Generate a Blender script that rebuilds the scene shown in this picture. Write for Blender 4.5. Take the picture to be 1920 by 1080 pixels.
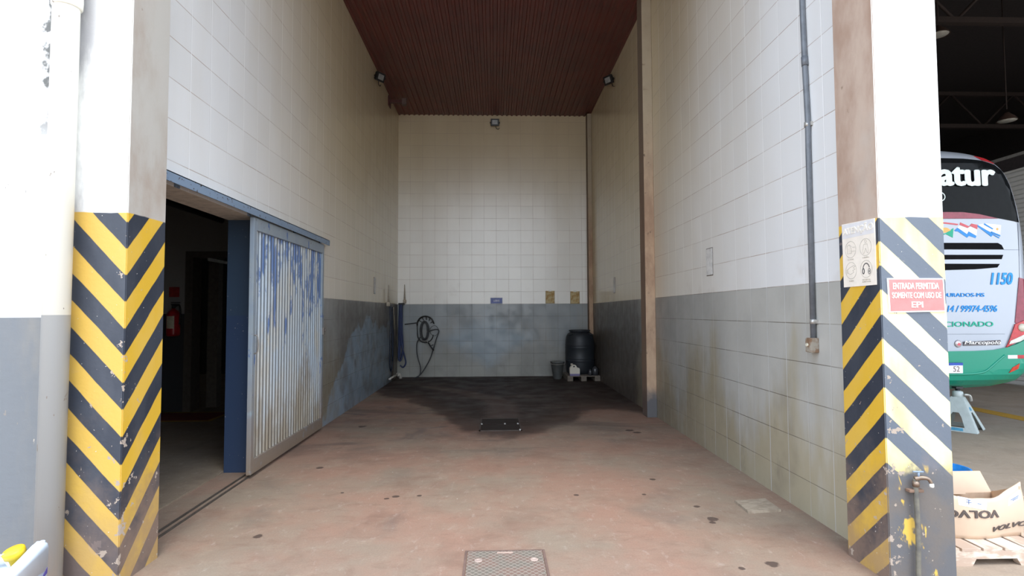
import bpy, bmesh, math, random
from mathutils import Vector, Matrix, noise as mnoise
random.seed(7)
for o in list(bpy.data.objects): bpy.data.objects.remove(o)
S = bpy.context.scene
COL = S.collection

# ------------------------------------------------------------------ camera
CAM_H = 1.2892
pitch, yaw, roll = 0.0441, 0.0325, -0.0041
cy, sy, cp, sp = math.cos(yaw), math.sin(yaw), math.cos(pitch), math.sin(pitch)
fwd = Vector((sy*cp, cy*cp, sp)); rgt = Vector((cy, -sy, 0)); upv = rgt.cross(fwd)
r2 = math.cos(roll)*rgt + math.sin(roll)*upv
u2 = -math.sin(roll)*rgt + math.cos(roll)*upv
cd = bpy.data.cameras.new('camera'); cam = bpy.data.objects.new('camera', cd); COL.objects.link(cam)
m = Matrix((r2, u2, -fwd)).transposed().to_4x4(); m.translation = Vector((0, 0, CAM_H))
cam.matrix_world = m
cd.sensor_width = 36; cd.lens = 1037.5/1920*36; cd.clip_end = 300
S.camera = cam
# ------------------------------------------------------------------ world and exposure
S.view_settings.view_transform = 'Standard'; S.view_settings.look = 'None'
S.view_settings.gamma = 1; S.view_settings.use_curve_mapping = False
S.view_settings.exposure = 0.85
W = bpy.data.worlds.new('world'); S.world = W; W.use_nodes = True
wn = W.node_tree; wn.nodes.clear()
wo = wn.nodes.new('ShaderNodeOutputWorld'); wb = wn.nodes.new('ShaderNodeBackground')
wtc = wn.nodes.new('ShaderNodeTexCoord'); wsx = wn.nodes.new('ShaderNodeSeparateXYZ'); wr = wn.nodes.new('ShaderNodeValToRGB')
wn.links.new(wtc.outputs['Generated'], wsx.inputs[0]); wn.links.new(wsx.outputs['Z'], wr.inputs[0])
wr.color_ramp.elements[0].position = 0.0; wr.color_ramp.elements[0].color = (.90, .96, 1.0, 1)
wr.color_ramp.elements[1].position = 0.7; wr.color_ramp.elements[1].color = (0.60, 0.75, 1.0, 1)
wn.links.new(wr.outputs[0], wb.inputs[0]); wb.inputs[1].default_value = 2.12
wn.links.new(wb.outputs[0], wo.inputs[0])
# hazy sun standing high behind the camera
sd = bpy.data.lights.new('sun', 'SUN'); sd.energy = 1.5; sd.angle = math.radians(25); sd.color = (1, .97, .9)
sun = bpy.data.objects.new('sun', sd); COL.objects.link(sun)
sun.rotation_euler = Vector((-0.10, 0.40, -0.91)).to_track_quat('-Z', 'Y').to_euler()

# ------------------------------------------------------------------ node helper
class N:
    def __init__(s, name, rough=.6, metal=0, spec=.5):
        s.m = bpy.data.materials.new(name); s.m.use_nodes = True
        s.t = s.m.node_tree; s.b = s.t.nodes['Principled BSDF']
        s.b.inputs['Roughness'].default_value = rough; s.b.inputs['Metallic'].default_value = metal
        s.b.inputs['Specular IOR Level'].default_value = spec
        s._p = None
    def node(s, typ): return s.t.nodes.new(typ)
    def set(s, sock, v):
        if isinstance(v, bpy.types.NodeSocket): s.t.links.new(v, sock)
        elif v is not None:
            if isinstance(v, (tuple, list)) and len(v) == 3 and sock.type == 'RGBA': v = (*v, 1)
            sock.default_value = v
    def math(s, op, a, b=None, c=None):
        n = s.node('ShaderNodeMath'); n.operation = op
        s.set(n.inputs[0], a)
        if b is not None: s.set(n.inputs[1], b)
        if c is not None: s.set(n.inputs[2], c)
        return n.outputs[0]
    def pos(s):
        if s._p is None:
            tc = s.node('ShaderNodeTexCoord'); sx = s.node('ShaderNodeSeparateXYZ')
            s.t.links.new(tc.outputs['Object'], sx.inputs[0])
            s._p = (tc.outputs['Object'], sx.outputs[0], sx.outputs[1], sx.outputs[2])
        return s._p
    def vec(s, x, y, z):
        n = s.node('ShaderNodeCombineXYZ'); s.set(n.inputs[0], x); s.set(n.inputs[1], y); s.set(n.inputs[2], z); return n.outputs[0]
    def noise(s, scale, detail=4, rough=.55, vec=None, stretch=None, dist=0):
        v = vec or s.pos()[0]
        if stretch:
            mp = s.node('ShaderNodeMapping'); s.t.links.new(v, mp.inputs[0]); mp.inputs['Scale'].default_value = stretch; v = mp.outputs[0]
        n = s.node('ShaderNodeTexNoise'); s.t.links.new(v, n.inputs['Vector'])
        n.inputs['Scale'].default_value = scale; n.inputs['Detail'].default_value = detail
        n.inputs['Roughness'].default_value = rough; n.inputs['Distortion'].default_value = dist
        return n.outputs['Fac']
    def rng(s, v, a, b, c=0, d=1, smooth=True):
        n = s.node('ShaderNodeMapRange'); n.interpolation_type = 'SMOOTHSTEP' if smooth else 'LINEAR'
        s.set(n.inputs[0], v); s.set(n.inputs[1], a); s.set(n.inputs[2], b); s.set(n.inputs[3], c); s.set(n.inputs[4], d)
        return n.outputs[0]
    def mix(s, f, a, b, mode='MIX'):
        n = s.node('ShaderNodeMix'); n.data_type = 'RGBA'; n.blend_type = mode
        s.set(n.inputs[0], f); s.set(n.inputs[6], a); s.set(n.inputs[7], b); return n.outputs[2]
    def mul(s, *a):
        r = a[0]
        for q in a[1:]: r = s.math('MULTIPLY', r, q)
        return r
    def curve(s, v, pts):      # pts in 0..1
        n = s.node('ShaderNodeFloatCurve'); c = n.mapping.curves[0]
        c.points[0].location = pts[0]; c.points[1].location = pts[-1]
        for p in pts[1:-1]: c.points.new(*p)
        n.mapping.update(); s.set(n.inputs['Value'], v); return n.outputs[0]
    def color(s, c): s.set(s.b.inputs['Base Color'], c); return s
    def rough(s, c): s.set(s.b.inputs['Roughness'], c); return s
    def bump(s, h, strength=.3, dist=.01):
        n = s.node('ShaderNodeBump'); n.inputs['Strength'].default_value = strength; n.inputs['Distance'].default_value = dist
        s.set(n.inputs['Height'], h); s.t.links.new(n.outputs[0], s.b.inputs['Normal']); return s
    def nrm(s):
        g = s.node('ShaderNodeNewGeometry'); sx = s.node('ShaderNodeSeparateXYZ'); s.t.links.new(g.outputs['Normal'], sx.inputs[0]); return sx.outputs

def plain(name, c, rough=.6, metal=0, var=.12, scale=20, c2=None, spec=.5, bump=0):
    n = N(name, rough, metal, spec)
    f = n.noise(scale, 4)
    d = c2 or tuple(max(0, x*(1-var*2)) for x in c)
    n.color(n.mix(n.rng(f, .35, .7), c, d))
    if bump: n.bump(f, bump, .005)
    return n.m

PAINT_Z = 1.462; T = .25
def tile_mat(name, axis, u0, white=(.76, .71, .60), grey=(.25, .247, .23), dirt=.5, far=0, blue=0, wall='side'):
    n = N(name, .28, 0, .9); v, X, Y, Z = n.pos(); u = X if axis == 'X' else Y
    wob = n.math('MULTIPLY', n.math('SUBTRACT', n.noise(1.3, 2), .5), .006)
    def dist(c, c0):
        return n.math('PINGPONG', n.math('ADD', n.math('SUBTRACT', c, c0 - 40*T), wob), T/2)
    du = dist(u, u0); dz = dist(Z, PAINT_Z - 12*T)
    gu = n.rng(du, *((.0016, .0036) if axis == 'X' else (.0024, .0048)), 1, 0); gz = n.rng(dz, .0016, .0036, 1, 0)
    gap = n.rng(n.noise(2.2, 2), .35, .62)
    # tile to tile variation
    wn_ = n.node('ShaderNodeTexWhiteNoise'); wn_.noise_dimensions = '2D'
    fl = lambda c, c0: n.math('FLOOR', n.math('DIVIDE', n.math('SUBTRACT', c, c0), T))
    n.t.links.new(n.vec(fl(u, u0), fl(Z, PAINT_Z), 0), wn_.inputs['Vector'])
    if axis == 'Y':
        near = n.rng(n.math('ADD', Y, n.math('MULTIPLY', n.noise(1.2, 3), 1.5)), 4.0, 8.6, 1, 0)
        white = n.mix(near, (.70, .62, .48), (.84, .84, .83)); grey = n.mix(near, grey, (.53, .52, .475))  # white: sky light near and warm bounce deeper painted into the colour
    above = n.rng(n.math('ADD', Z, n.math('MULTIPLY', n.math('SUBTRACT', n.noise(14, 3), .5), .008)), PAINT_Z-.002, PAINT_Z+.002)
    tv = n.rng(wn_.outputs[0], 0, 1, .955, 1.0, False)
    # white area: warm stains running down; warm bounce light painted in higher and deeper
    stretch = (1, 1, .18)
    ws = n.mul(n.rng(n.noise(1.1, 5, .6, stretch=stretch), .42, .75), n.rng(Z, 2.0, 5.3, .1, .45, False))
    w = n.mix(ws, n.mix(n.rng(Z, 2.6, 5.0) if axis == 'X' else n.rng(n.math('ADD', Z, Y), 7.5, 12), white, (.66, .56, .38)), (.54, .44, .28))
    w = n.mix(n.mul(n.rng(n.noise(3, 5), .55, .75), n.rng(Z, 1.45, 2.1, .35, .03, False)), w, (.55, .47, .38))
    # grey dado: yellow-brown grime rising from the floor, soot mixed with painted shade
    g = n.mix(n.rng(n.noise(1.7, 5), .35, .7), grey, n.mix(1, grey, (.84, .84, .84), 'MULTIPLY'))
    if blue:
        bl = n.rng(n.noise(.9, 4, .6, stretch=(1, 1, .6), dist=.6), .50, .60)
    gr = n.math('ADD', n.noise(1.5, 6, .62, stretch=(1.3, 1.3, .35)), n.rng(Z, 0, 1.35, .26, -.16, False))
    if far: gr = n.math('ADD', gr, n.rng(Y, 5.5, 9, -.02, .16*far))
    else: gr = n.math('ADD', gr, n.rng(Y, 3.0, 5.5, -.04, .03))
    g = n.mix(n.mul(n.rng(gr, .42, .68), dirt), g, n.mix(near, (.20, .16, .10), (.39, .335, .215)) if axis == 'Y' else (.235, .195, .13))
    g = n.mix(n.mul(n.rng(n.noise(4.5, 6, .7, stretch=(1.5, 1.5, .5)), .56, .74), n.rng(Z, 0, 1.1, .5, .10, False)), g, (.14, .12, .10))
    if far:
        soot_shade = n.mul(n.rng(n.math('ADD', n.noise(.8, 4), n.rng(Y, 6.3, 8.5, -.22, .30)), .42, .6), far, n.rng(Z, .5, 1.45, .95, .66))
        g = n.mix(soot_shade, g, (.075, .058, .048))  # dirt plus the shade of the deep end, painted into the dado
    if blue:   # rinsed bluish patches
        nb = n.math('MULTIPLY', n.math('SUBTRACT', n.noise(2.2, 5, .6), .5), .9)
        if axis == 'Y':
            lim = n.math('ADD', n.rng(Y, 6.2, 8.2, .12, 1.15), nb)
            bm_ = n.mul(n.rng(n.math('SUBTRACT', lim, Z), -.03, .05), n.rng(Y, 10.2, 10.9, 1, 0), n.rng(n.noise(3.5, 4), .3, .6, .35, 1))
            g = n.mix(n.mul(bm_, .68), g, (.30, .42, .54))
        else:
            ex_ = n.math('ADD', n.math('ABSOLUTE', n.math('DIVIDE', n.math('ADD', X, .15), 1.1)), n.math('ABSOLUTE', n.math('DIVIDE', n.math('SUBTRACT', Z, .75), .7)))
            g = n.mix(n.mul(n.rng(n.math('ADD', ex_, nb), .45, 1.1, 1, 0), .7), g, (.24, .32, .38))
            g = n.mix(n.mul(n.rng(Z, 0, .6, 1, 0), n.rng(n.noise(2, 4), .35, .6), .6), g, (.33, .32, .27))
    c = n.mix(above, g, w)
    c = n.mix(1, c, n.vec(tv, tv, tv), 'MULTIPLY')
    gcol = n.mix(above, (.12, .10, .075), (.47, .37, .30))
    zf = n.mul(gz, n.rng(gap, 0, 1, .35, .85, False))
    c = n.mix(zf, c, gcol)
    if axis == 'X': c = n.mix(n.mul(gu, n.rng(gap, 0, 1, .18, .65, False)), c, gcol)
    else: c = n.mix(n.mul(gu, n.rng(n.noise(1.4, 3, stretch=(1, 2.2, .5)), .35, .6, .25, .95)), c, n.mix(above, n.mix(near, (.36, .36, .33), (.56, .57, .56)), n.mix(near, (.84, .78, .62), (.96, .96, .95))))  # upright side-wall joints paler: the highlight they catch is painted in
    n.color(c)
    n.rough(n.mix(above, n.rng(n.noise(6, 3), .3, .7, .32, .5), (.24, .24, .24)))
    h = n.math('SUBTRACT', n.math('MULTIPLY', n.noise(7, 2), .25), n.math('MAXIMUM', gu, gz))
    n.bump(h, .35, .003)
    return n.m

def column_mat(name, xc, yc, z0, k, per, ztop, patch, conc_a=(.53, .42, .33), conc_b=(.40, .29, .21)):
    n = N(name, .55); v, X, Y, Z = n.pos()
    s = n.math('ADD', n.math('ABSOLUTE', n.math('SUBTRACT', X, xc)), n.math('ABSOLUTE', n.math('SUBTRACT', Y, yc)))
    wob = n.math('MULTIPLY', n.math('SUBTRACT', n.noise(5, 3), .5), .018)
    q = n.math('ADD', n.math('SUBTRACT', Z, z0), n.math('MULTIPLY_ADD', s, k, wob))
    fr = n.math('MODULO', n.math('ADD', n.math('DIVIDE', q, per), 40), 1)
    edge = .006/per
    yel = n.math('SUBTRACT', n.rng(fr, .0, edge), n.rng(fr, .5, .5+edge))
    nx, ny, nz = n.nrm()
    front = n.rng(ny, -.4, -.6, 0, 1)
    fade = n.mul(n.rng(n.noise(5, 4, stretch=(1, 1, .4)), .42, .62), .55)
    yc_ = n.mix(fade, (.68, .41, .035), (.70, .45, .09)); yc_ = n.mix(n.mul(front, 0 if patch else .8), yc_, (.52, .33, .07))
    if patch:   # front brightness painted in: paler yellow on the outer face
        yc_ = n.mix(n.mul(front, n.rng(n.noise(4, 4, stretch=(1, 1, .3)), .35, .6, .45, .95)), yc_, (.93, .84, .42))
    bk = n.mix(fade, (.028, .034, .048), (.055, .062, .078))
    if patch: bk = n.mix(n.mul(front, .8), bk, (.12, .14, .17))  # glare painted in: greyer black on the outer face
    c = n.mix(yel, bk, yc_)
    # scuffed concrete-grey zone low on the outer face
    low = n.rng(n.math('ADD', Z, n.math('MULTIPLY', n.math('SUBTRACT', n.noise(6, 6, .65), .5), .20)), .50, .56, 1, 0)
    # reddish mud film, thicker low down
    mud = n.mul(n.rng(n.math('ADD', n.noise(3, 6, .65), n.rng(Z, 0, .9, .28, -.16, False)), .45, .8), n.rng(front, 0, 1, .68, .34))
    c = n.mix(mud, c, (.30, .20, .14))
    if patch:
        lowf = n.mul(low, front)
        gcol = n.mix(n.rng(n.noise(4, 5, .6), .4, .65), (.105, .105, .11), (.135, .115, .10))
        gcol = n.mix(n.rng(n.noise(7, 4, .6, stretch=(1, 1, .45), dist=.8), .60, .64), gcol, (.62, .40, .07))
        c = n.mix(lowf, c, gcol)
    # flaked-off chips
    cornerw = n.rng(s, 0, .10, .085, 0, False)
    ch = n.math('ADD', n.math('ADD', n.noise(16, 4, .62), cornerw), n.rng(Z, .1, 1.4, .045, -.015, False))
    c = n.mix(n.rng(ch, .695, .71), c, n.mix(front, (.45, .37, .30), (.36, .29, .23)))
    ch2 = n.noise(70, 2, .5)
    c = n.mix(n.rng(ch2, .735, .75), c, (.56, .52, .46))
    big = n.mul(n.rng(n.noise(5.5, 4, .6, dist=.7), .665, .68), n.rng(Z, .3, 1.3, 1, .3, False), n.rng(front, 0, 1, 1, .15))
    c = n.mix(big, c, (.46, .34, .28))
    # above the stripes
    white = n.mix(n.mul(n.rng(n.noise(2.5, 5, stretch=(1, 1, .35)), .5, .8), .4), (.83, .82, .78), (.60, .55, .48))
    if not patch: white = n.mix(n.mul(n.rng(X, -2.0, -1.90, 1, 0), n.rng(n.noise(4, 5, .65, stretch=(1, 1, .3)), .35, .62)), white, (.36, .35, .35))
    conc = n.mix(n.rng(n.noise(3.2, 6, .62, stretch=(1, 1, .5)), .36, .68), conc_a, conc_b)
    conc = n.mix(n.rng(n.noise(1.6, 3), .5, .7), conc, (.47, .43, .38))
    conc = n.mix(n.rng(n.noise(9, 5, .7), .66, .75), conc, (.24, .17, .12))
    top = n.mix(front, conc, white)
    up = n.rng(n.math('ADD', Z, wob), ztop-.003, ztop+.003)
    c = n.mix(up, c, top)
    n.color(c); n.rough(n.rng(up, 0, 1, .5, .85))
    n.bump(n.math('ADD', n.noise(45, 4), n.math('MULTIPLY', n.noise(9, 3), .6)), .25, .004)
    return n.m

def floor_mat(name, base=(.325, .190, .132), alt=(.28, .215, .155), wet=False, dirt=.4, stains=()):
    n = N(name, .75, 0, .3); v, X, Y, Z = n.pos()
    c = n.mix(n.rng(n.noise(.9, 6, .62), .36, .66), base, alt)
    c = n.mix(n.mul(n.rng(n.noise(2.3, 6, .65, dist=.4), .48, .72), .55), c, tuple(x*.62 for x in base))
    c = n.mix(n.mul(n.rng(n.noise(5.5, 6, .7), .50, .75), .45), c, tuple(min(1, x*1.35) for x in alt))
    c = n.mix(n.mul(n.rng(n.noise(1.1, 5, .65, stretch=(1, .8, 1), dist=.8), .55, .78), dirt), c, (.10, .085, .08))
    c = n.mix(n.rng(n.noise(95, 3, .6), .2, .8, 0, .22), c, (.1, .07, .06))
    c = n.mix(n.mul(n.rng(n.noise(13, 6, .72, stretch=(.45, 1, 1), dist=.4), .50, .72), .38), c, tuple(x*.55 for x in base))
    c = n.mix(n.mul(n.rng(n.noise(17, 5, .7, stretch=(1, .5, 1)), .56, .76), .35), c, (.52, .44, .37))
    rg = n.rng(n.noise(3, 4), .3, .7, .62, .82)
    if wet:
        # drain stain: its edge runs as a curve across the bay
        xx = n.math('DIVIDE', n.math('ADD', X, 2.2), 4.4)
        yy = lambda y: (y-5)/6
        cv = n.curve(xx, [(0, yy(9.6)), (.06, yy(9.0)), (.2, yy(8.2)), (.35, yy(6.9)), (.42, yy(6.1)), (.5, yy(5.7)), (.585, yy(5.8)), (.69, yy(6.3)), (.8, yy(7.2)), (.93, yy(7.0)), (1, yy(6.9))])
        d = n.math('SUBTRACT', n.math('DIVIDE', n.math('SUBTRACT', Y, 5), 6), cv)
        d = n.math('ADD', d, n.math('MULTIPLY', n.math('SUBTRACT', n.noise(2.2, 6, .6), .5), .17))
        wm = n.rng(d, -.01, .05)
        wm2 = n.rng(d, .02, .20)
        ycl = n.math('DIVIDE', n.math('SUBTRACT', Y, 6), 4)
        cx = n.curve(ycl, [(0, .58), (.2, .57), (.5, .56), (.72, .40), (.95, .14), (1, .1)])
        ds = n.math('ABSOLUTE', n.math('SUBTRACT', n.math('DIVIDE', n.math('ADD', X, 1.5), 2.8), cx))
        ds = n.math('ADD', ds, n.math('MULTIPLY', n.math('SUBTRACT', n.noise(3.5, 5), .5), .06))
        streak = n.mul(n.rng(ds, .045, .10, 1, 0), n.rng(Y, 6.4, 6.8), n.rng(Y, 9.6, 10.1, 1, 0))
        c = n.mix(n.mul(wm, .80), c, (.062, .036, .028))
        c = n.mix(n.mul(wm2, .80), c, (.020, .012, .010))
        c = n.mix(n.mul(streak, .55), c, (.155, .105, .085))
        c = n.mix(n.mul(n.rng(n.noise(1.3, 6, .65, stretch=(.6, 1.4, 1), dist=.6), .50, .66), n.rng(Y, 4.4, 5.6), .55), c, (.12, .085, .07))
        c = n.mix(n.rng(n.noise(48, 1, .4), .825, .84), c, (.7, .66, .6))
        c = n.mix(n.mul(n.rng(n.noise(1.6, 5, .6, dist=1), .56, .70), n.rng(Y, 4.6, 6.2), .5), c, (.11, .09, .085))
        rg = n.math('SUBTRACT', rg, n.math('MULTIPLY', wm2, .12))
    nz2 = n.noise(22, 3)
    for (sx_, sy_, r_) in stains:
        dd = n.math('SQRT', n.math('ADD', n.math('POWER', n.math('SUBTRACT', X, sx_), 2), n.math('POWER', n.math('MULTIPLY', n.math('SUBTRACT', Y, sy_), 1.0), 2)))
        dd = n.math('ADD', dd, n.math('MULTIPLY', n.math('SUBTRACT', nz2, .5), r_*1.3))
        c = n.mix(n.rng(dd, r_*.75, r_*1.1, .82, 0), c, (.055, .035, .028))
    n.color(c); n.rough(rg)
    n.bump(n.math('ADD', n.noise(60, 5, .7), n.math('MULTIPLY', n.noise(6, 3), .5)), .22, .004)
    return n.m

# ------------------------------------------------------------------ mesh helpers
def box(bm, x0, x1, y0, y1, z0, z1, mi=0, bev=0):
    vs = [bm.verts.new(p) for p in ((x0,y0,z0),(x1,y0,z0),(x1,y1,z0),(x0,y1,z0),(x0,y0,z1),(x1,y0,z1),(x1,y1,z1),(x0,y1,z1))]
    fs = [bm.faces.new([vs[i] for i in q]) for q in ((3,2,1,0),(4,5,6,7),(0,1,5,4),(1,2,6,5),(2,3,7,6),(3,0,4,7))]
    for f in fs: f.material_index = mi
    if bev:
        es = {e for f in fs for e in f.edges}
        r = bmesh.ops.bevel(bm, geom=list(es), offset=bev, segments=2, affect='EDGES', profile=.6)
    return fs
def xform(bm, verts, M):
    bmesh.ops.transform(bm, matrix=M, verts=verts)
def tube(bm, pts, r, n=10, cap=True, smooth_path=0):
    pts = [Vector(p) for p in pts]
    if smooth_path:
        out = []; P = [pts[0]] + pts + [pts[-1]]
        for i in range(1, len(P)-2):
            p0, p1, p2, p3 = P[i-1:i+3]
            for k in range(smooth_path):
                t = k/smooth_path
                out.append(.5*((2*p1)+(p2-p0)*t+(2*p0-5*p1+4*p2-p3)*t*t+(3*p1-p0-3*p2+p3)*t**3))
        out.append(pts[-1]); pts = out
    rs = r if isinstance(r, (list, tuple)) else None
    if rs and len(rs) != len(pts):
        rs = [rs[0]+(rs[-1]-rs[0])*i/(len(pts)-1) for i in range(len(pts))]
    rings = []; prev = None
    for i, p in enumerate(pts):
        t = (pts[min(i+1, len(pts)-1)] - pts[max(i-1, 0)]).normalized()
        if prev is None:
            a = Vector((0,0,1)) if abs(t.z) < .9 else Vector((1,0,0)); nrm = t.cross(a).normalized()
        else:
            nrm = prev - t*prev.dot(t)
            nrm = nrm.normalized() if nrm.length > 1e-6 else t.orthogonal().normalized()
        prev = nrm; b = t.cross(nrm); rr = rs[i] if rs else r
        rings.append([bm.verts.new(p + rr*(math.cos(2*math.pi*k/n)*nrm + math.sin(2*math.pi*k/n)*b)) for k in range(n)])
    for a, b in zip(rings, rings[1:]):
        for k in range(n):
            f = bm.faces.new((a[k], a[(k+1)%n], b[(k+1)%n], b[k])); f.smooth = True
    if cap: bm.faces.new(rings[0][::-1]); bm.faces.new(rings[-1])
def lathe(bm, prof, c=(0,0,0), n=32, axis='Z', smooth=True):
    rings = []
    for (r, z) in prof:
        ring = []
        for k in range(n):
            a = 2*math.pi*k/n; x, y = r*math.cos(a), r*math.sin(a)
            p = {'Z': (x, y, z), 'Y': (x, z, y), 'X': (z, x, y)}[axis]
            ring.append(bm.verts.new((p[0]+c[0], p[1]+c[1], p[2]+c[2])))
        rings.append(ring)
    for a, b in zip(rings, rings[1:]):
        for k in range(n):
            f = bm.faces.new((a[k], a[(k+1)%n], b[(k+1)%n], b[k])); f.smooth = smooth
    if prof[0][0] > 1e-4: bm.faces.new(rings[0][::-1])
    if prof[-1][0] > 1e-4: bm.faces.new(rings[-1])
def prism(bm, poly, axis, a, b):
    def P(u, v, w): return {'Y': (u, w, v), 'X': (w, u, v), 'Z': (u, v, w)}[axis]
    A = [bm.verts.new(P(u, v, a)) for u, v in poly]; B = [bm.verts.new(P(u, v, b)) for u, v in poly]
    bm.faces.new(A); bm.faces.new(B[::-1])
    for i in range(len(poly)):
        j = (i+1) % len(poly); bm.faces.new((A[i], B[i], B[j], A[j]))
def BM(): return bmesh.new()
def obj(name, bm, mats, parent=None, label=None, fix=True):
    if fix: bmesh.ops.recalc_face_normals(bm, faces=bm.faces[:])
    me = bpy.data.meshes.new(name); bm.to_mesh(me); bm.free()
    for q in (mats if isinstance(mats, (list, tuple)) else [mats]): me.materials.append(q)
    o = bpy.data.objects.new(name, me); COL.objects.link(o)
    if parent:
        base = parent; off = Vector((0,0,0))
        while base: off += base.location; base = base.parent
        me.transform(Matrix.Translation(-off)); o.parent = parent
    if label: o['label'] = label
    return o
def struct(name, bm, mats, fix=True):
    o = obj(name, bm, mats, fix=fix); o['kind'] = 'structure'; return o
def tag(o, label, cat, group=None):
    o['label'] = label; o['category'] = cat
    if group: o['group'] = group
    return o
def thing(name, label, cat, loc, group=None):
    o = bpy.data.objects.new(name, None); o.empty_display_size = .1; COL.objects.link(o); o.location = loc
    return tag(o, label, cat, group)
def solo(name, bm, mats, label, cat, loc=None, group=None):
    o = obj(name, bm, mats)
    if loc:
        o.data.transform(Matrix.Translation(-Vector(loc))); o.location = loc
    return tag(o, label, cat, group)
def dup(root, loc, label=None):
    r = root.copy(); COL.objects.link(r); r.location = loc
    if label: r['label'] = label
    for ch in list(root.children):
        c = ch.copy(); COL.objects.link(c); c.parent = r
        for g in ch.children:
            d = g.copy(); COL.objects.link(d); d.parent = c
    return r
def text_bm(s, fit, O, U, V, thick=.002, shear=0, bold=.0, surf=None, flip=False):
    """lettering filling the box fit=(u0,u1,v0,v1) on the plane O,U,V; thick stands out along U x V"""
    cu = bpy.data.curves.new('t', 'FONT'); cu.body = s; cu.size = 1; cu.shear = shear; cu.resolution_u = 3
    o = bpy.data.objects.new('t', cu); COL.objects.link(o)
    dg = bpy.context.evaluated_depsgraph_get(); me = bpy.data.meshes.new_from_object(o.evaluated_get(dg))
    bpy.data.objects.remove(o); bpy.data.curves.remove(cu)
    bm = bmesh.new(); bm.from_mesh(me); bpy.data.meshes.remove(me)
    xs = [v.co.x for v in bm.verts]; ys = [v.co.y for v in bm.verts]
    x0, x1, y0, y1 = min(xs), max(xs), min(ys), max(ys)
    O, U, V = Vector(O), Vector(U), Vector(V); Nn = U.cross(V)
    if thick:
        r = bmesh.ops.extrude_face_region(bm, geom=bm.faces[:])
        for v in [g for g in r['geom'] if isinstance(g, bmesh.types.BMVert)]: v.co.z += 1
    bmesh.ops.recalc_face_normals(bm, faces=bm.faces[:])
    if bold:     # heavier weight: slightly shifted layers of the same letters
        me0 = bpy.data.meshes.new('b'); bm.to_mesh(me0)
        for k in range(8):
            n0 = len(bm.verts); bm.from_mesh(me0); bm.verts.ensure_lookup_table()
            for v in bm.verts[n0:]:
                v.co.x += bold*1.3*math.cos(k*math.pi/4); v.co.y += bold*.8*math.sin(k*math.pi/4)
                if v.co.z > .5: v.co.z += .06*(k+1)
        bpy.data.meshes.remove(me0)
    for v in bm.verts:
        a = (v.co.x-x0)/(x1-x0); b = (v.co.y-y0)/(y1-y0)
        if flip: a, b = 1-a, 1-b
        u = fit[0]+a*(fit[1]-fit[0]); w = fit[2]+b*(fit[3]-fit[2])
        p = O + U*u + V*w
        if surf: p.y = surf(p.x, p.z)
        v.co = p + Nn*(v.co.z*thick)
    return bm
def join(a, b):
    me = bpy.data.meshes.new('j'); b.to_mesh(me); b.free(); a.from_mesh(me); bpy.data.meshes.remove(me)
def ring2d(bm, O, U, V, cu, cv, ru, rv, w, n=36, a0=0, a1=2*math.pi, thick=.0008):
    O, U, V = Vector(O), Vector(U), Vector(V); Nn = U.cross(V)
    prev = None; full = abs(a1-a0-2*math.pi) < 1e-6
    rows = []
    for i in range(n+1):
        a = a0+(a1-a0)*i/n
        q = []
        for (k, h) in ((w/2, 0), (w/2, thick), (-w/2, thick), (-w/2, 0)):
            q.append(bm.verts.new(O + U*(cu+(ru+k)*math.cos(a)) + V*(cv+(rv+k)*math.sin(a)) + Nn*h))
        rows.append(q)
    for a, b in zip(rows, rows[1:]):
        for k in range(4): bm.faces.new((a[k], a[(k+1)%4], b[(k+1)%4], b[k]))
def stroke2d(bm, O, U, V, pts, w, thick=.0008):
    O, U, V = Vector(O), Vector(U), Vector(V); Nn = U.cross(V)
    for (a, b) in zip(pts, pts[1:]):
        a2, b2 = Vector(a), Vector(b); d = (b2-a2)
        if d.length < 1e-6: continue
        d.normalize(); p = Vector((-d.y, d.x))*w/2
        c = [a2+p, a2-p, b2-p, b2+p]
        lo = [bm.verts.new(O+U*q.x+V*q.y) for q in c]; hi = [bm.verts.new(O+U*q.x+V*q.y+Nn*thick) for q in c]
        bm.faces.new(hi); 
        for i in range(4):
            j = (i+1)%4; bm.faces.new((lo[i], lo[j], hi[j], hi[i]))

# ------------------------------------------------------------------ dimensions of the bay
XL, XR, YB, H = -1.945, 1.989, 11.24, 5.335
YF = 2.62
# ------------------------------------------------------------------ structure: floors
stains = [(-1.368,3.308,.030),(-.694,3.974,.026),(-.75,3.932,.02),(-1.093,4.073,.016),(1.218,4.284,.024),(.575,3.951,.022),(1.054,3.941,.015),
          (1.339,3.681,.024),(1.356,3.462,.036),(1.331,3.402,.022),(1.42,2.84,.035),(1.24,2.799,.02),(-1.502,6.401,.05),(-1.457,4.733,.03),(1.469,6.047,.05),(1.523,5.937,.045),(-.53,3.985,.018)]
bm = BM(); box(bm, -9, 2.2, -25, YB+.2, -.3, 0)
struct('floor', bm, floor_mat('bay_concrete', wet=True, stains=stains))
bm = BM(); box(bm, 2.2, 17, -25, 27, -.3, -.0)
m_hall_floor = floor_mat('hall_concrete', (.36, .275, .20), (.33, .265, .20), dirt=.3)
struct('floor.001', bm, m_hall_floor)
bm = BM(); box(bm, -9, -2.2, 3.0, 12, .0, .012)
struct('floor.002', bm, floor_mat('side_room_concrete', (.27, .20, .14), (.28, .22, .155), dirt=.8))

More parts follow.
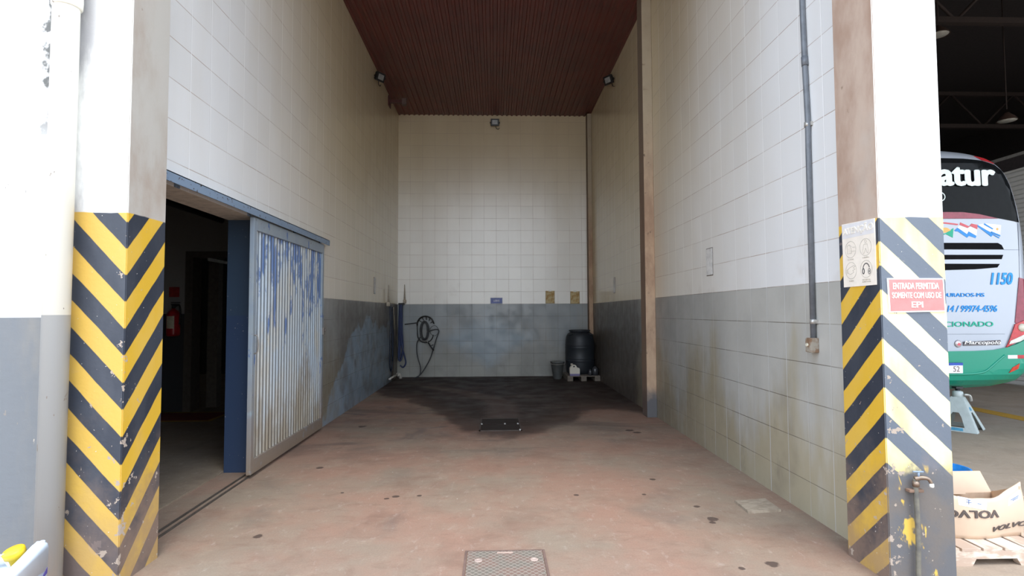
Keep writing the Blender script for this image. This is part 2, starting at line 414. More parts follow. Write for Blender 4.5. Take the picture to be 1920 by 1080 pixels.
# walls of the bay
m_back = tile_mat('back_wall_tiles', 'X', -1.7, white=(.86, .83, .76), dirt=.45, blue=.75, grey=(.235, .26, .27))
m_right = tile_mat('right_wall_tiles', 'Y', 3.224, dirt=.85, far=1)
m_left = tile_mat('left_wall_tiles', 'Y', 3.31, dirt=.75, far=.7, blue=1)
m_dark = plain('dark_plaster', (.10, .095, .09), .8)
m_soffit = plain('soffit_plaster', (.60, .55, .47), .8)
bm = BM(); box(bm, -2.3, 2.14, YB, YB+.2, 0, H+.3); struct('wall_back', bm, m_back)
bm = BM(); box(bm, XR, XR+.14, 2.93, YB, 0, H+.3); struct('wall_right', bm, m_right)
nj = N('jamb_paint', .45); nv, nX, nY, nZ = nj.pos()
nc = nj.mix(nj.rng(nZ, 1.268, 1.272), (.030, .052, .105), (.034, .058, .095))
nc = nj.mix(nj.rng(nj.noise(45, 3), .70, .73), nc, (.35, .33, .30)); nj.color(nc)
bm = BM()
DOOR_T = 2.062; YJ = 4.62
box(bm, XL-.25, XL, YJ, YB, 0, H+.3); box(bm, XL-.25, XL, 2.93, YJ, DOOR_T, H+.3)
bm.normal_update(); bmesh.ops.recalc_face_normals(bm, faces=bm.faces[:])
for f in bm.faces:
    c = f.calc_center_median()
    if f.normal.y < -.5 and abs(c.y-YJ) < .01 : f.material_index = 1
    if f.normal.z < -.5 and c.z > 1: f.material_index = 2
struct('wall_left', bm, [m_left, nj.m, m_soffit], fix=False)
# ribbed metal ceiling
nc_ = N('red_sheet_metal', .42); v, X, Y, Z = nc_.pos()
nc_.color(nc_.mix(nc_.rng(nc_.noise(2, 4), .35, .7), (.150, .034, .026), (.115, .030, .026)))
bm = BM(); per = .10; xs = []; x = -2.14
while x < 2.0:
    xs += [(x, 0), (x+.03, 0), (x+.04, .018), (x+.09, .018)]; x += per
xs = [(min(a, XR), b) for a, b in xs]
prev = None
for (a, b) in xs:
    q = (bm.verts.new((a, YF+.02, H+b)), bm.verts.new((a, YB, H+b)))
    if prev: bm.faces.new((prev[0], q[0], q[1], prev[1]))
    prev = q
box(bm, -2.14, 2.1, YF+.02, YB+.2, H+.05, H+.12)
struct('ceiling', bm, nc_.m)
# facade above opening, and outer wall to the left
no = N('outer_wall_paint', .8); v, X, Y, Z = no.pos()
g0 = no.mix(no.rng(no.noise(3, 5, .6, stretch=(1, 1, .3)), .4, .7), (.155, .165, .175), (.225, .21, .185))
w0 = no.mix(no.mul(no.rng(no.noise(2.5, 6, .65, stretch=(1, 1, .35)), .52, .75), .5), (.82, .81, .78), (.5, .47, .42))
c0 = no.mix(no.rng(Z, 1.272, 1.277), g0, w0)
c0 = no.mix(no.rng(no.noise(10, 5, .65, stretch=(1, 1, .5)), .685, .70), c0, (.50, .44, .36))
c0 = no.mix(no.rng(no.noise(38, 3, .6, stretch=(1, 1, .35)), .715, .73), c0, (.22, .20, .18))
c0 = no.mix(no.mul(no.rng(no.math('ADD', no.noise(9, 5), no.rng(X, -2.32, -2.19, -.2, .16)), .52, .62), no.rng(Z, 1.9, 2.4), .9), c0, (.05, .05, .045))
no.color(c0).bump(no.math('ADD', no.noise(30, 5), no.noise(6, 3)), .3, .006)
bm = BM(); box(bm, -9, -2.06, 2.80, 2.98, 0, 7.4); struct('wall_front', bm, no.m)
bm = BM(); box(bm, -2.06, 2.2, 2.75, 2.93, H+.12, 7.4); struct('wall_front.001', bm, plain('facade_white', (.8, .79, .76), .8))

# ------------------------------------------------------------------ striped columns
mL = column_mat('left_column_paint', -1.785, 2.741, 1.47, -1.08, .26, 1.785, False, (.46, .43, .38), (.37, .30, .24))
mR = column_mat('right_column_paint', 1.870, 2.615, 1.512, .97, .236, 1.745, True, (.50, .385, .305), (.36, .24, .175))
def column(name, x0, x1, y0, y1, m_, label):
    bm = BM(); box(bm, x0, x1, y0, y1, 0, H+.12)
    es = [e for e in bm.edges if abs((e.verts[0].co-e.verts[1].co).z) > 1]
    bmesh.ops.bevel(bm, geom=es, offset=.004, segments=2, affect='EDGES')
    o = obj(name, bm, m_); return tag(o, label, 'column')
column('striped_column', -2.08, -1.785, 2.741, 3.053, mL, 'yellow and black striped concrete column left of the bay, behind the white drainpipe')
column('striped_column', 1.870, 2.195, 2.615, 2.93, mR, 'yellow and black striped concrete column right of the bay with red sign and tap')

# ------------------------------------------------------------------ pilasters
npil = N('pilaster_concrete', .8); v, X, Y, Z = npil.pos()
c = npil.mix(npil.rng(npil.noise(5, 6, .65, stretch=(1, 1, .4)), .36, .66), (.50, .345, .225), (.34, .215, .14))
c = npil.mix(npil.rng(Z, 2.2, 4.2), c, npil.mix(npil.noise(6, 4), (.44, .38, .28), (.34, .28, .2)))
c = npil.mix(npil.rng(npil.noise(12, 5, .7), .62, .72), c, (.16, .11, .08))
c = npil.mix(npil.rng(npil.math('ADD', Z, npil.math('MULTIPLY', npil.noise(9, 4), .3)), .34, .56, 1, 0), c, (.115, .11, .112))
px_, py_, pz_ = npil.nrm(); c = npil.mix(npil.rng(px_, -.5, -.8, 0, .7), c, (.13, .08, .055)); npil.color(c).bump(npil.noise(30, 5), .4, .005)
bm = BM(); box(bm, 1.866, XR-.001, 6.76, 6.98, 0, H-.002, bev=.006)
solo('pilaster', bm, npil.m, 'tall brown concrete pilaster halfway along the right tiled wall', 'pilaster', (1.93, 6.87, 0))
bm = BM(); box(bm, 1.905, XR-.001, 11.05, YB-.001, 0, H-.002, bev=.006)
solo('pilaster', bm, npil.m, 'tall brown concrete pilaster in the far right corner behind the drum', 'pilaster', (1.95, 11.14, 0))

# ------------------------------------------------------------------ sliding door
nd = N('door_sheet_paint', .38); v, X, Y, Z = nd.pos()
base = nd.mix(nd.rng(nd.noise(3, 5, .6, stretch=(1, 1, .5)), .35, .7), (.50, .55, .58), (.56, .52, .43))
wh = nd.mul(nd.rng(nd.noise(2.2, 5, .65, stretch=(1, 1.2, .45)), .46, .60), nd.rng(Z, .2, .7, .2, 1))
base = nd.mix(wh, base, (.50, .58, .65))
mask = nd.mul(nd.rng(nd.math('ADD', nd.noise(5, 6, .7, stretch=(1, 1.6, .35), dist=.3), nd.rng(Z, .8, 1.6, -.10, .05)), .52, .59), nd.rng(Z, .45, 1.0))
base = nd.mix(nd.mul(mask, .85), base, (.02, .10, .33))
base = nd.mix(nd.mul(nd.rng(nd.math('ADD', nd.noise(3.5, 6, .7, stretch=(1, 1, .3)), nd.rng(Z, 0, .9, .22, -.05, False)), .5, .72), .8), base, (.30, .24, .16))
base = nd.mix(nd.rng(nd.noise(26, 4, .7), .70, .73), base, (.10, .09, .08))
rib = nd.rng(X, -.0145, -.0075)
base = nd.mix(nd.mul(nd.math('SUBTRACT', 1, rib), .72), base, nd.mix(nd.rng(Z, .4, 1.2), (.12, .095, .07), (.10, .12, .14)))  # grooves darker: shade between the ribs painted in
nd.color(base)
nf_ = N('door_frame_paint', .45); v, X, Y, Z = nf_.pos()
fb = nf_.mix(nf_.rng(nf_.noise(6, 5), .4, .65), (.26, .33, .40), (.30, .36, .40))
fb = nf_.mix(nf_.rng(nf_.noise(9, 5, .65, stretch=(1, 1, .4)), .60, .63), fb, (.04, .13, .36))
fb = nf_.mix(nf_.mul(nf_.rng(Z, .0, .9, 1, .15, False), nf_.rng(nf_.noise(7, 5), .25, .45)), fb, (.24, .18, .13))
fb = nf_.mix(nf_.rng(nf_.noise(40, 4), .68, .71), fb, (.12, .08, .05)); nf_.color(fb)
D0, D1, DZ0, DZ1 = 4.43, 6.24, .03, 2.055
door = thing('sliding_door', 'blue-grey corrugated metal sliding door with worn blue paint on the left wall', 'door', (-1.91, 5.33, DZ0))
bm = BM(); fw = .07
box(bm, -1.935, -1.900, D0, D0+.055, DZ0, DZ1, bev=.003); box(bm, -1.935, -1.900, D1-.055, D1, DZ0, DZ1, bev=.003)
box(bm, -1.935, -1.900, D0+.055, D1-.055, DZ1-.10, DZ1, bev=.003); box(bm, -1.935, -1.900, D0+.055, D1-.055, DZ0, DZ0+.11, bev=.003)
obj('frame', bm, nf_.m, door)
bm = BM(); nr = 26; ys0, ys1 = D0+.055, D1-.055; prev = None; w = (ys1-ys0)/nr
for i in range(nr):
    for (t, d) in ((0, 0), (.42, 0), (.54, .009), (.60, .011), (.74, .011), (.80, .009), (.92, 0)):
        y = ys0+(i+t)*w; q = (bm.verts.new((-1.926+d, y, DZ0+.108)), bm.verts.new((-1.926+d, y, DZ1-.098)))
        if prev: bm.faces.new((prev[0], q[0], q[1], prev[1]))
        prev = q
box(bm, -1.936, -1.928, ys0, ys1, DZ0+.108, DZ1-.098)
obj('corrugated_panel', bm, nd.m, door)
m_steel = plain('worn_steel', (.30, .27, .24), .45, .6)
bm = BM(); tube(bm, [(-1.90, D0+.03, 1.12), (-1.872, D0+.03, 1.10), (-1.872, D0+.03, .99), (-1.90, D0+.03, .97)], .005, 8, smooth_path=4)
obj('handle', bm, m_steel, door, 'small rusty steel pull on the near frame edge')
bm = BM(); box(bm, -1.905, -1.885, D1-.035, D1+.012, 1.05, 1.13, bev=.003); tube(bm, [(-1.888, D1-.01, 1.10), (-1.87, D1-.01, 1.10)], .008, 8)
obj('latch', bm, m_steel, door)
# track
ntk = N('track_paint', .45); v, X, Y, Z = ntk.pos()
tb = ntk.mix(ntk.rng(Y, 4.6, 6.0), (.20, .27, .36), (.22, .215, .20))
tb = ntk.mix(ntk.rng(ntk.noise(28, 4), .62, .66), tb, (.06, .045, .04)); ntk.color(tb)
bm = BM()
box(bm, -1.880, -1.874, 3.06, 6.36, 2.058, 2.118); box(bm, -1.944, -1.874, 3.06, 6.36, 2.112, 2.118)
for y in (3.4, 4.4, 5.4, 6.2): box(bm, -1.944, -1.936, y, y+.05, 2.06, 2.112)
solo('door_track', bm, ntk.m, 'blue-grey steel rail above the sliding door, rusty along its lower edge', 'rail', (-1.91, 4.7, 2.118))
# floor groove
bm = BM()
for x in (-1.985, -1.935): box(bm, x, x+.007, 3.1, 4.55, -.01, .0128)
tag(obj('floor_track', bm, plain('dark_groove', (.075, .058, .045), .8)), 'twin dark steel guide rail set in the floor of the left doorway', 'rail')

# ------------------------------------------------------------------ side room beyond the doorway
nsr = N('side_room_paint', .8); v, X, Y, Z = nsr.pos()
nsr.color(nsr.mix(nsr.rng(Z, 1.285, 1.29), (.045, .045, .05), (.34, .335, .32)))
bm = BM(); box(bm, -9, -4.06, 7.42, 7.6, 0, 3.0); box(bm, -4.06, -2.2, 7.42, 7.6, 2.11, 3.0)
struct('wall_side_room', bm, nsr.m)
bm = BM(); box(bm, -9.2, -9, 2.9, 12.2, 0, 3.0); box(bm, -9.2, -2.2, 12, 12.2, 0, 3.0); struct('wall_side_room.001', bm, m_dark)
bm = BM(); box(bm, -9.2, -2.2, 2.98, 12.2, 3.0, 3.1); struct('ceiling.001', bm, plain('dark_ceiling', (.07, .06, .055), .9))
m_post = plain('dark_wood', (.11, .09, .075), .6)
bm = BM(); box(bm, -4.06, -3.96, 7.40, 7.62, .012, 2.11); box(bm, -3.96, -2.25, 7.40, 7.62, 2.03, 2.11)
struct('trim_1', bm, m_post)
bm = BM(); box(bm, -3.94, -3.80, 7.75, 7.88, .012, 2.9, bev=.004)
tag(obj('post', bm, plain('post_paint', (.16, .135, .11), .7)), 'dull brown upright post inside the dark side room doorway', 'post')
bm = BM(); box(bm, -3.80, -3.77, 7.45, 9.2, 1.99, 2.028); 
tag(obj('shelf_rail', bm, plain('pale_rail', (.75, .75, .70), .5)), 'pale horizontal rail deep inside the dark side room', 'rail')
bm = BM(); tube(bm, [(-3.6, 3.0, 2.52), (-3.6, 7.4, 2.52)], .035, 12); tube(bm, [(-3.75, 3.0, 2.56), (-3.75, 7.4, 2.56)], .02, 10)
tag(obj('ceiling_pipe', bm, plain('pipe_dark', (.07, .065, .065), .6)), 'dark pipe pair running under the side room ceiling', 'pipe')
# marked floor square
bm = BM(); box(bm, -4.30, -3.43, 6.80, 7.33, .012, .0145); 
ms = obj('floor_marking', bm, plain('faded_red_paint', (.22, .03, .025), .7)); tag(ms, 'dark red square with yellow border painted on the side room floor', 'marking')
bm = BM()
for (a, b, c_, d) in ((-4.35,-3.38,6.75,6.80),(-4.35,-3.38,7.33,7.38),(-4.35,-4.30,6.80,7.33),(-3.43,-3.38,6.80,7.33)): box(bm, a, b, c_, d, .012, .0147)
obj('border', bm, plain('faded_yellow_paint', (.42, .25, .04), .7), ms, 'yellow border line')
# extinguisher
m_red = plain('red_enamel', (.55, .02, .03), .28); m_black = plain('black_rubber', (.02, .02, .022), .5)
ex = thing('fire_extinguisher', 'red fire extinguisher hung on the side room wall beside the striped column', 'fire extinguisher', (-4.16, 7.33, 1.0))
bm = BM(); lathe(bm, [(.06, 1.0), (.078, 1.01), (.08, 1.03), (.08, 1.27), (.072, 1.30), (.045, 1.335), (.025, 1.345), (.022, 1.36)], (-4.16, 7.33, 0), 28); obj('cylinder', bm, m_red, ex)
bm = BM(); lathe(bm, [(.024, 1.36), (.024, 1.40)], (-4.16, 7.33, 0), 16); box(bm, -4.19, -4.09, 7.32, 7.34, 1.40, 1.415); box(bm, -4.19, -4.08, 7.32, 7.34, 1.43, 1.44); obj('valve', bm, m_black, ex)
bm = BM(); tube(bm, [(-4.14, 7.33, 1.385), (-4.08, 7.31, 1.40), (-4.055, 7.30, 1.30), (-4.06, 7.29, 1.15)], .011, 8, smooth_path=6); obj('hose', bm, m_black, ex)
bm = BM()
for k in range(9):
    a0 = -2.2+k*.14; a1 = a0+.14
    q = [bm.verts.new((-4.16+.0812*math.cos(a), 7.33+.0812*math.sin(a), z)) for a, z in ((a0, 1.10), (a1, 1.10), (a1, 1.26), (a0, 1.26))]; bm.faces.new(q)
obj('paper_label', bm, plain('label_cream', (.75, .68, .5), .6), ex, 'cream paper label')
bm = BM(); box(bm, -4.27, -4.14, 7.41, 7.419, 1.51, 1.64); tag(obj('extinguisher_sign', bm, plain('sign_red', (.42, .03, .03), .5)), 'small red sign on the wall above the fire extinguisher', 'sign')

# ------------------------------------------------------------------ drainpipe on left column
np_ = N('pvc_paint', .4); v, X, Y, Z = np_.pos()
pc = np_.mix(np_.rng(Z, 1.284, 1.288), (.42, .435, .43), (.80, .79, .70))
pc = np_.mix(np_.rng(np_.math('ADD', np_.noise(5, 5, .6, stretch=(1,1,.3)), np_.rng(Z, 0, 1.2, .12, -.1, False)), .5, .75), pc, (.45, .42, .37))
pc = np_.mix(np_.rng(np_.noise(28, 3, stretch=(1,1,.5)), .70, .72), pc, (.30, .26, .22)); np_.color(pc)
dp = thing('drainpipe', 'white plastic drainpipe running down the left striped column, grey at the bottom', 'pipe', (-2.047, 2.668, 0))
bm = BM(); tube(bm, [(-2.055, 2.668, 0), (-2.048, 2.668, 7.2)], .0545, 28); obj('pipe', bm, np_.m, dp)
bm = BM(); lathe(bm, [(.056, 2.76), (.062, 2.765), (.064, 2.80), (.062, 2.86), (.064, 2.90), (.062, 3.0), (.056, 3.02)], (-2.05, 2.668, 0), 28); obj('coupling', bm, np_.m, dp)

# ------------------------------------------------------------------ conduit and switch box on right wall
m_con = plain('grey_pvc', (.16, .175, .195), .4); m_clip = plain('clip_metal', (.5, .48, .44), .35, .5)
cn = thing('conduit', 'grey plastic conduit running down the right wall to a switch box', 'conduit', (1.975, 3.38, 1.1))
bm = BM(); tube(bm, [(1.970, 3.385, 5.2), (1.970, 3.385, 3.2), (1.970, 3.376, 2.85), (1.970, 3.36, 2.48), (1.970, 3.363, 2.3), (1.970, 3.365, 1.125)], .0165, 14); obj('pipe', bm, m_con, cn)
bm = BM(); tube(bm, [(1.970, 3.3775, 2.90), (1.970, 3.373, 2.84)], .020, 14); obj('coupling', bm, m_con, cn)
for z in (2.46, 1.225):
    bm = BM(); tube(bm, [(1.970, 3.364, z-.014), (1.970, 3.364, z+.014)], .0195, 14); box(bm, 1.975, 1.989, 3.335, 3.395, z-.012, z+.012); obj('clip', bm, m_clip, cn)
sw = thing('switch_box', 'rusty grey switch box at the lower end of the conduit', 'switch box', (1.965, 3.365, 1.03))
nb_ = N('rusty_box', .55); fbx = nb_.mix(nb_.rng(nb_.noise(24, 4), .42, .6), (.34, .30, .24), (.22, .13, .075)); nb_.color(fbx)
bm = BM(); box(bm, 1.940, 1.988, 3.338, 3.392, 1.035, 1.125, bev=.003); obj('housing', bm, nb_.m, sw)
bm = BM(); box(bm, 1.932, 1.941, 3.341, 3.389, 1.039, 1.121, bev=.002); obj('cover', bm, nb_.m, sw)
bm = BM(); lathe(bm, [(.010, -.008), (.010, .002), (.001, .003)][::-1], (1.932, 3.364, 1.082), 14, 'X'); obj('button', bm, plain('cream_plastic', (.75, .70, .55), .4), sw, 'round cream button')

# inspection plates (outline of blanked boxes) on the walls
m_plate = plain('plate_paint', (.74, .72, .68), .45); m_gap = plain('plate_gap', (.12, .09, .07), .8)
def plate(x, y0, y1, z0, z1, s, label):
    t = thing('blanking_plate', label, 'wall plate', (x, (y0+y1)/2, z0), 'blanking plates on the side walls')
    bm = BM(); box(bm, *sorted((x, x+s*.003)), y0, y1, z0, z1); obj('backing', bm, m_gap, t)
    bm = BM(); e = .006; box(bm, *sorted((x, x+s*.006)), y0+e, y1-e, z0+e, z1-e, bev=.001); obj('cover', bm, m_plate, t)
plate(XR, 4.95, 5.10, 1.62, 1.875, -1, 'painted rectangular blanking plate on the right wall, nearest the opening')
plate(XR, 9.0, 9.14, 1.60, 1.86, -1, 'painted blanking plate on the right wall beyond the halfway pilaster')
plate(XL, 9.0, 9.14, 1.60, 1.87, 1, 'painted blanking plate on the left wall beyond the sliding door')

# ------------------------------------------------------------------ floodlights
m_fl = plain('black_aluminium', (.025, .025, .028), .4, .4); m_gl = plain('frosted_glass', (.30, .31, .31), .25)
def flood(loc, rz, tilt, label):
    t = thing('floodlight', label, 'floodlight', loc, 'small black floodlights high on the bay walls')
    R_ = Matrix.Rotation(rz, 4, 'Z'); R2 = R_ @ Matrix.Rotation(tilt, 4, 'X')
    def put(name, bm, mt, M): 
        bmesh.ops.transform(bm, matrix=Matrix.Translation(Vector(loc)) @ M, verts=bm.verts[:]); return obj(name, bm, mt, t)
    bm = BM(); box(bm, -.085, .085, -.02, .02, -.07, .07, bev=.006)
    for k in range(6): box(bm, -.075+k*.027, -.069+k*.027, .02, .045, -.055, .055)
    put('housing', bm, m_fl, R2)
    bm = BM(); box(bm, -.055, .055, -.024, -.019, -.042, .042); put('lens', bm, m_gl, R2)
    bm = BM(); box(bm, -.100, -.092, -.015, .03, -.012, .012); box(bm, .092, .1, -.015, .03, -.012, .012)
    box(bm, -.1, .1, .025, .033, -.012, .012); box(bm, -.02, .02, .03, .088, -.02, .02); put('bracket', bm, m_fl, R_)
    bm = BM(); tube(bm, [(.02, .04, -.06), (.03, .03, -.11), (.07, .03, -.13), (.09, .05, -.10)], .006, 6, smooth_path=5); put('cable', bm, m_black, R2)
flood((.027, YB-.09, 5.17), 0, .15, 'small black floodlight centred at the top of the back wall')
flood((XL+.10, 8.92, 5.13), math.radians(55), .35, 'small black floodlight at the top of the left wall')
flood((XR-.10, 8.88, 5.10), math.radians(-55), .35, 'small black floodlight at the top of the right wall')
m_rb = plain('dark_red_metal', (.10, .028, .026), .5)
t = thing('ceiling_bracket', 'dark red metal bracket at the ceiling edge near the far left corner', 'bracket', (-1.86, 10.2, 5.2))
bm = BM(); box(bm, XL, -1.70, 10.16, 10.24, 5.19, 5.24, bev=.004); box(bm, XL, XL+.02, 10.1, 10.3, 5.12, 5.30, bev=.003); obj('arm', bm, m_rb, t)
bm = BM(); box(bm, -1.70, -1.62, 10.15, 10.25, 5.15, 5.27, bev=.006); obj('cap', bm, plain('bracket_cap', (.13, .085, .075), .5), t, 'dull brown end cap')

# ------------------------------------------------------------------ signs on the back wall
YS = YB-.002
bs = thing('wall_plate_sign', 'small blue sign with white lettering centred on the back wall paint line', 'sign', (.05, YS, 1.47))
bm = BM(); box(bm, -.075, .172, YS-.008, YS, 1.465, 1.590, bev=.003); obj('rim', bm, plain('rim_white', (.55, .58, .66), .5), bs, 'pale rim')
bm = BM(); box(bm, -.066, .163, YS-.010, YS-.007, 1.474, 1.581, bev=.001); obj('plate', bm, plain('sign_blue', (.10, .14, .42), .4), bs)
obj('lettering', text_bm('LODOS', (-.010, .108, 1.508, 1.548), (0, YS-.010, 0), (1,0,0), (0,0,1), .001, bold=.02), plain('letter_white', (.8, .82, .9), .5), bs, 'white letters')
npp = N('aged_paper', .8); npp.color(npp.mix(npp.rng(npp.noise(14, 5), .42, .62), (.58, .47, .26), (.44, .27, .10)))
for i, (x0, x1, z0, z1, lb) in enumerate([(1.052, 1.228, 1.475, 1.725, 'yellowed paper sheet in a sleeve on the back wall, left of the pair'), (1.56, 1.74, 1.465, 1.712, 'yellowed paper sheet in a sleeve on the back wall, right of the pair')]):
    t = thing('paper_sheet', lb, 'paper', ((x0+x1)/2, YS, z0), 'yellowed sheets on the back wall')
    bm = BM(); box(bm, x0, x1, YS-.004, YS, z0, z1); obj('sheet', bm, npp.m, t)
    bm = BM()
    for (a, b, c_, d) in ((x0-.006, x0+.004, z0, z1), (x1-.004, x1+.006, z0, z1), (x0-.006, x1+.006, z0-.008, z0+.006)): box(bm, a, b, YS-.006, YS, c_, d)
    obj('sleeve', bm, plain('sleeve_brown', (.40, .30, .16), .4), t)
    bm = BM(); box(bm, (x0+x1)/2-.03, (x0+x1)/2+.03, YS-.007, YS, z1-.012, z1+.012); obj('clip', bm, m_clip, t)

# ------------------------------------------------------------------ hose reel hook with hose coil on the back wall
m_hose = plain('black_hose', (.028, .030, .034), .45); m_wire = plain('black_iron', (.03, .028, .028), .5, .4)
YW = 11.13
hk = thing('hose_hanger', 'round black iron hose hanger on the back wall', 'hanger', (-1.37, YB-.01, 1.15))
bm = BM()
arc = [(-1.375+.165*math.cos(a), 11.13, 1.06+.165*math.sin(a)) for a in [math.radians(q) for q in range(5, 186, 12)]]
tube(bm, arc, .010, 8); arc2 = [(p[0]*.999, 11.20, p[2]-.012) for p in arc]; tube(bm, arc2, .008, 8)
for a in range(20, 180, 32):
    r = math.radians(a); tube(bm, [(-1.375+.165*math.cos(r), 11.13, 1.06+.165*math.sin(r)), (-1.375+.10*math.cos(r), 11.235, 1.05+.10*math.sin(r))], .007, 6)
low = [(-1.375+.155*math.cos(a), 11.14, .85+.155*math.sin(a)) for a in [math.radians(q) for q in range(180, 361, 12)]]
tube(bm, low, .010, 8)
tube(bm, [(-1.53, 11.15, .85), (-1.54, 11.15, 1.06)], .008, 8)
obj('hoop', bm, m_wire, hk)
bm = BM(); tube(bm, [(-1.79, 11.18, 1.06), (-1.66, 11.17, 1.075), (-1.53, 11.15, 1.09)], .009, 8, smooth_path=5); obj('rod', bm, m_wire, hk)
bm = BM(); ringp = [(-1.20+.085*math.cos(a), 11.16, .93+.10*math.sin(a)) for a in [math.radians(q) for q in range(0, 361, 15)]]; tube(bm, ringp, .004, 6); obj('wire_loop', bm, m_wire, hk)
ch = thing('hose_coil', 'black hose coiled in an upright oval on the back wall, its tail reaching the floor', 'hose', (-1.37, 11.12, .93))
bm = BM()
pts = []
for k in range(7*24+1):
    a = 2*math.pi*k/24; j = k//24
    rx = .060+.011*(j % 3); rz = .160+.012*((j*2) % 3)
    pts.append((-1.385+rx*math.copysign(abs(math.cos(a))**.8, math.cos(a)), 11.10-.012*(j % 4), .935+rz*math.copysign(abs(math.sin(a))**.9, math.sin(a))))
tube(bm, pts, .013, 8); obj('coil', bm, m_hose, ch)
bm = BM()
tube(bm, [(-1.47, 11.10, .80), (-1.53, 11.10, .70), (-1.54, 11.09, .55), (-1.51, 11.08, .38), (-1.46, 11.06, .22), (-1.455, 11.03, .10), (-1.50, 11.0, .03), (-1.56, 10.97, .012)], .0105, 8, smooth_path=8)
tube(bm, [(-1.30, 11.10, .92), (-1.22, 11.09, .945), (-1.14, 11.09, .955), (-1.10, 11.09, .92), (-1.14, 11.09, .80), (-1.20, 11.09, .60), (-1.27, 11.08, .38), (-1.38, 11.06, .18), (-1.47, 11.03, .06), (-1.55, 10.98, .014)], .0105, 8, smooth_path=8)
obj('tail', bm, m_hose, ch)
bm = BM(); tube(bm, [(-1.31, 11.07, .70), (-1.26, 11.06, .62), (-1.20, 11.06, .54)], [.012, .016], 8); tube(bm, [(-1.27, 11.06, .63), (-1.205, 11.06, .655)], .008, 8); obj('nozzle', bm, m_black, ch)
bm = BM(); tube(bm, [(-1.335, 11.07, .735), (-1.31, 11.07, .70)], .013, 8); obj('tip', bm, m_clip, ch, 'bright metal nozzle tip')

# hoses on left wall and in the left corner
m_bh = plain('blue_hose', (.014, .028, .10), .5); m_bh2 = plain('dark_blue_hose', (.012, .018, .035), .5); m_wood = plain('pale_wood', (.42, .36, .28), .7)
h1 = thing('hanging_hose', 'dark blue hose hanging in a long loop on the far left wall', 'hose', (-1.88, 10.15, 1.4))
bm = BM()
tube(bm, [(-1.90, 10.14, 1.43), (-1.88, 10.12, 1.1), (-1.88, 10.10, .7), (-1.89, 10.14, .35), (-1.88, 10.22, .22), (-1.88, 10.32, .35), (-1.88, 10.34, .8), (-1.88, 10.30, 1.2), (-1.90, 10.2, 1.43)], .014, 8, smooth_path=8)
tube(bm, [(-1.89, 10.2, 1.43), (-1.86, 10.18, 1.0), (-1.86, 10.24, .5), (-1.87, 10.30, .42), (-1.87, 10.36, .7), (-1.88, 10.32, 1.4)], .014, 8, smooth_path=8)
obj('loops', bm, m_bh2, h1)
def hook(x, y, z, lab):
    bm = BM(); tube(bm, [(x, y, z), (x, y, z+.16), (x, y, z+.33)], [.020, .006], 8); box(bm, x-.03, x+.03, y-.03, y+.04, z-.05, z+.02, bev=.004)
    return solo('hose_hook', bm, m_wood, lab, 'hook', (x, y, z-.05))
hook(-1.905, 10.06, 1.46, 'pale tapering hose hook on the left wall, left of the corner')
hook(-1.80, 11.20, 1.53, 'pale tapering hose hook in the left corner above the blue hose')
h2 = thing('hanging_hose', 'bright blue hose hanging in long loops in the far left corner', 'hose', (-1.86, 11.1, 1.4))
bm = BM()
tube(bm, [(-1.86, 11.1, 1.47), (-1.87, 11.08, 1.1), (-1.88, 11.05, .7), (-1.88, 11.0, .42), (-1.84, 11.0, .36), (-1.80, 11.02, .6), (-1.83, 11.08, 1.0), (-1.84, 11.12, 1.47)], .017, 8, smooth_path=8)
tube(bm, [(-1.84, 11.1, 1.47), (-1.85, 11.06, 1.0), (-1.83, 11.02, .7), (-1.76, 11.0, .42), (-1.74, 11.0, .30), (-1.79, 11.0, .22), (-1.85, 11.0, .26)], .015, 8, smooth_path=8)
tube(bm, [(-1.88, 11.12, 1.47), (-1.89, 11.08, 1.0), (-1.88, 11.05, .5), (-1.86, 11.02, .45), (-1.85, 11.06, .9), (-1.85, 11.12, 1.47)], .015, 8, smooth_path=8)
obj('loops', bm, m_bh, h2)
bm = BM(); box(bm, -1.90, -1.80, 11.06, 11.22, 1.455, 1.485, bev=.004); obj('clamp', bm, m_black, h2)
bp_ = thing('water_pipe', 'pale pipe with tap fittings standing in the left corner between two hoses', 'pipe', (-1.93, 10.62, 0))
bm = BM(); tube(bm, [(-1.925, 10.62, 0), (-1.925, 10.62, 1.0)], .018, 12); obj('riser', bm, plain('brown_pipe', (.10, .075, .06), .6), bp_, 'dark brown lower pipe')
bm = BM(); box(bm, -1.944, -1.90, 10.56, 10.68, .98, 1.24, bev=.006); tube(bm, [(-1.92, 10.62, 1.2), (-1.92, 10.62, 1.40)], .016, 10); obj('valve', bm, plain('valve_beige', (.40, .35, .26), .6), bp_)
bp2 = BM(); tube(bp2, [(-1.885, 10.1, .10), (-1.885, 10.5, .10), (-1.885, 10.9, .09)], .018, 10); tube(bp2, [(-1.885, 10.9, .09), (-1.86, 10.98, .085), (-1.84, 11.0, .0)], .03, 10)
solo('pvc_elbow', bp2, plain('white_pvc', (.62, .58, .52), .4), 'white plastic pipe with elbow low in the far left corner', 'pipe', (-1.9, 10.9, 0))

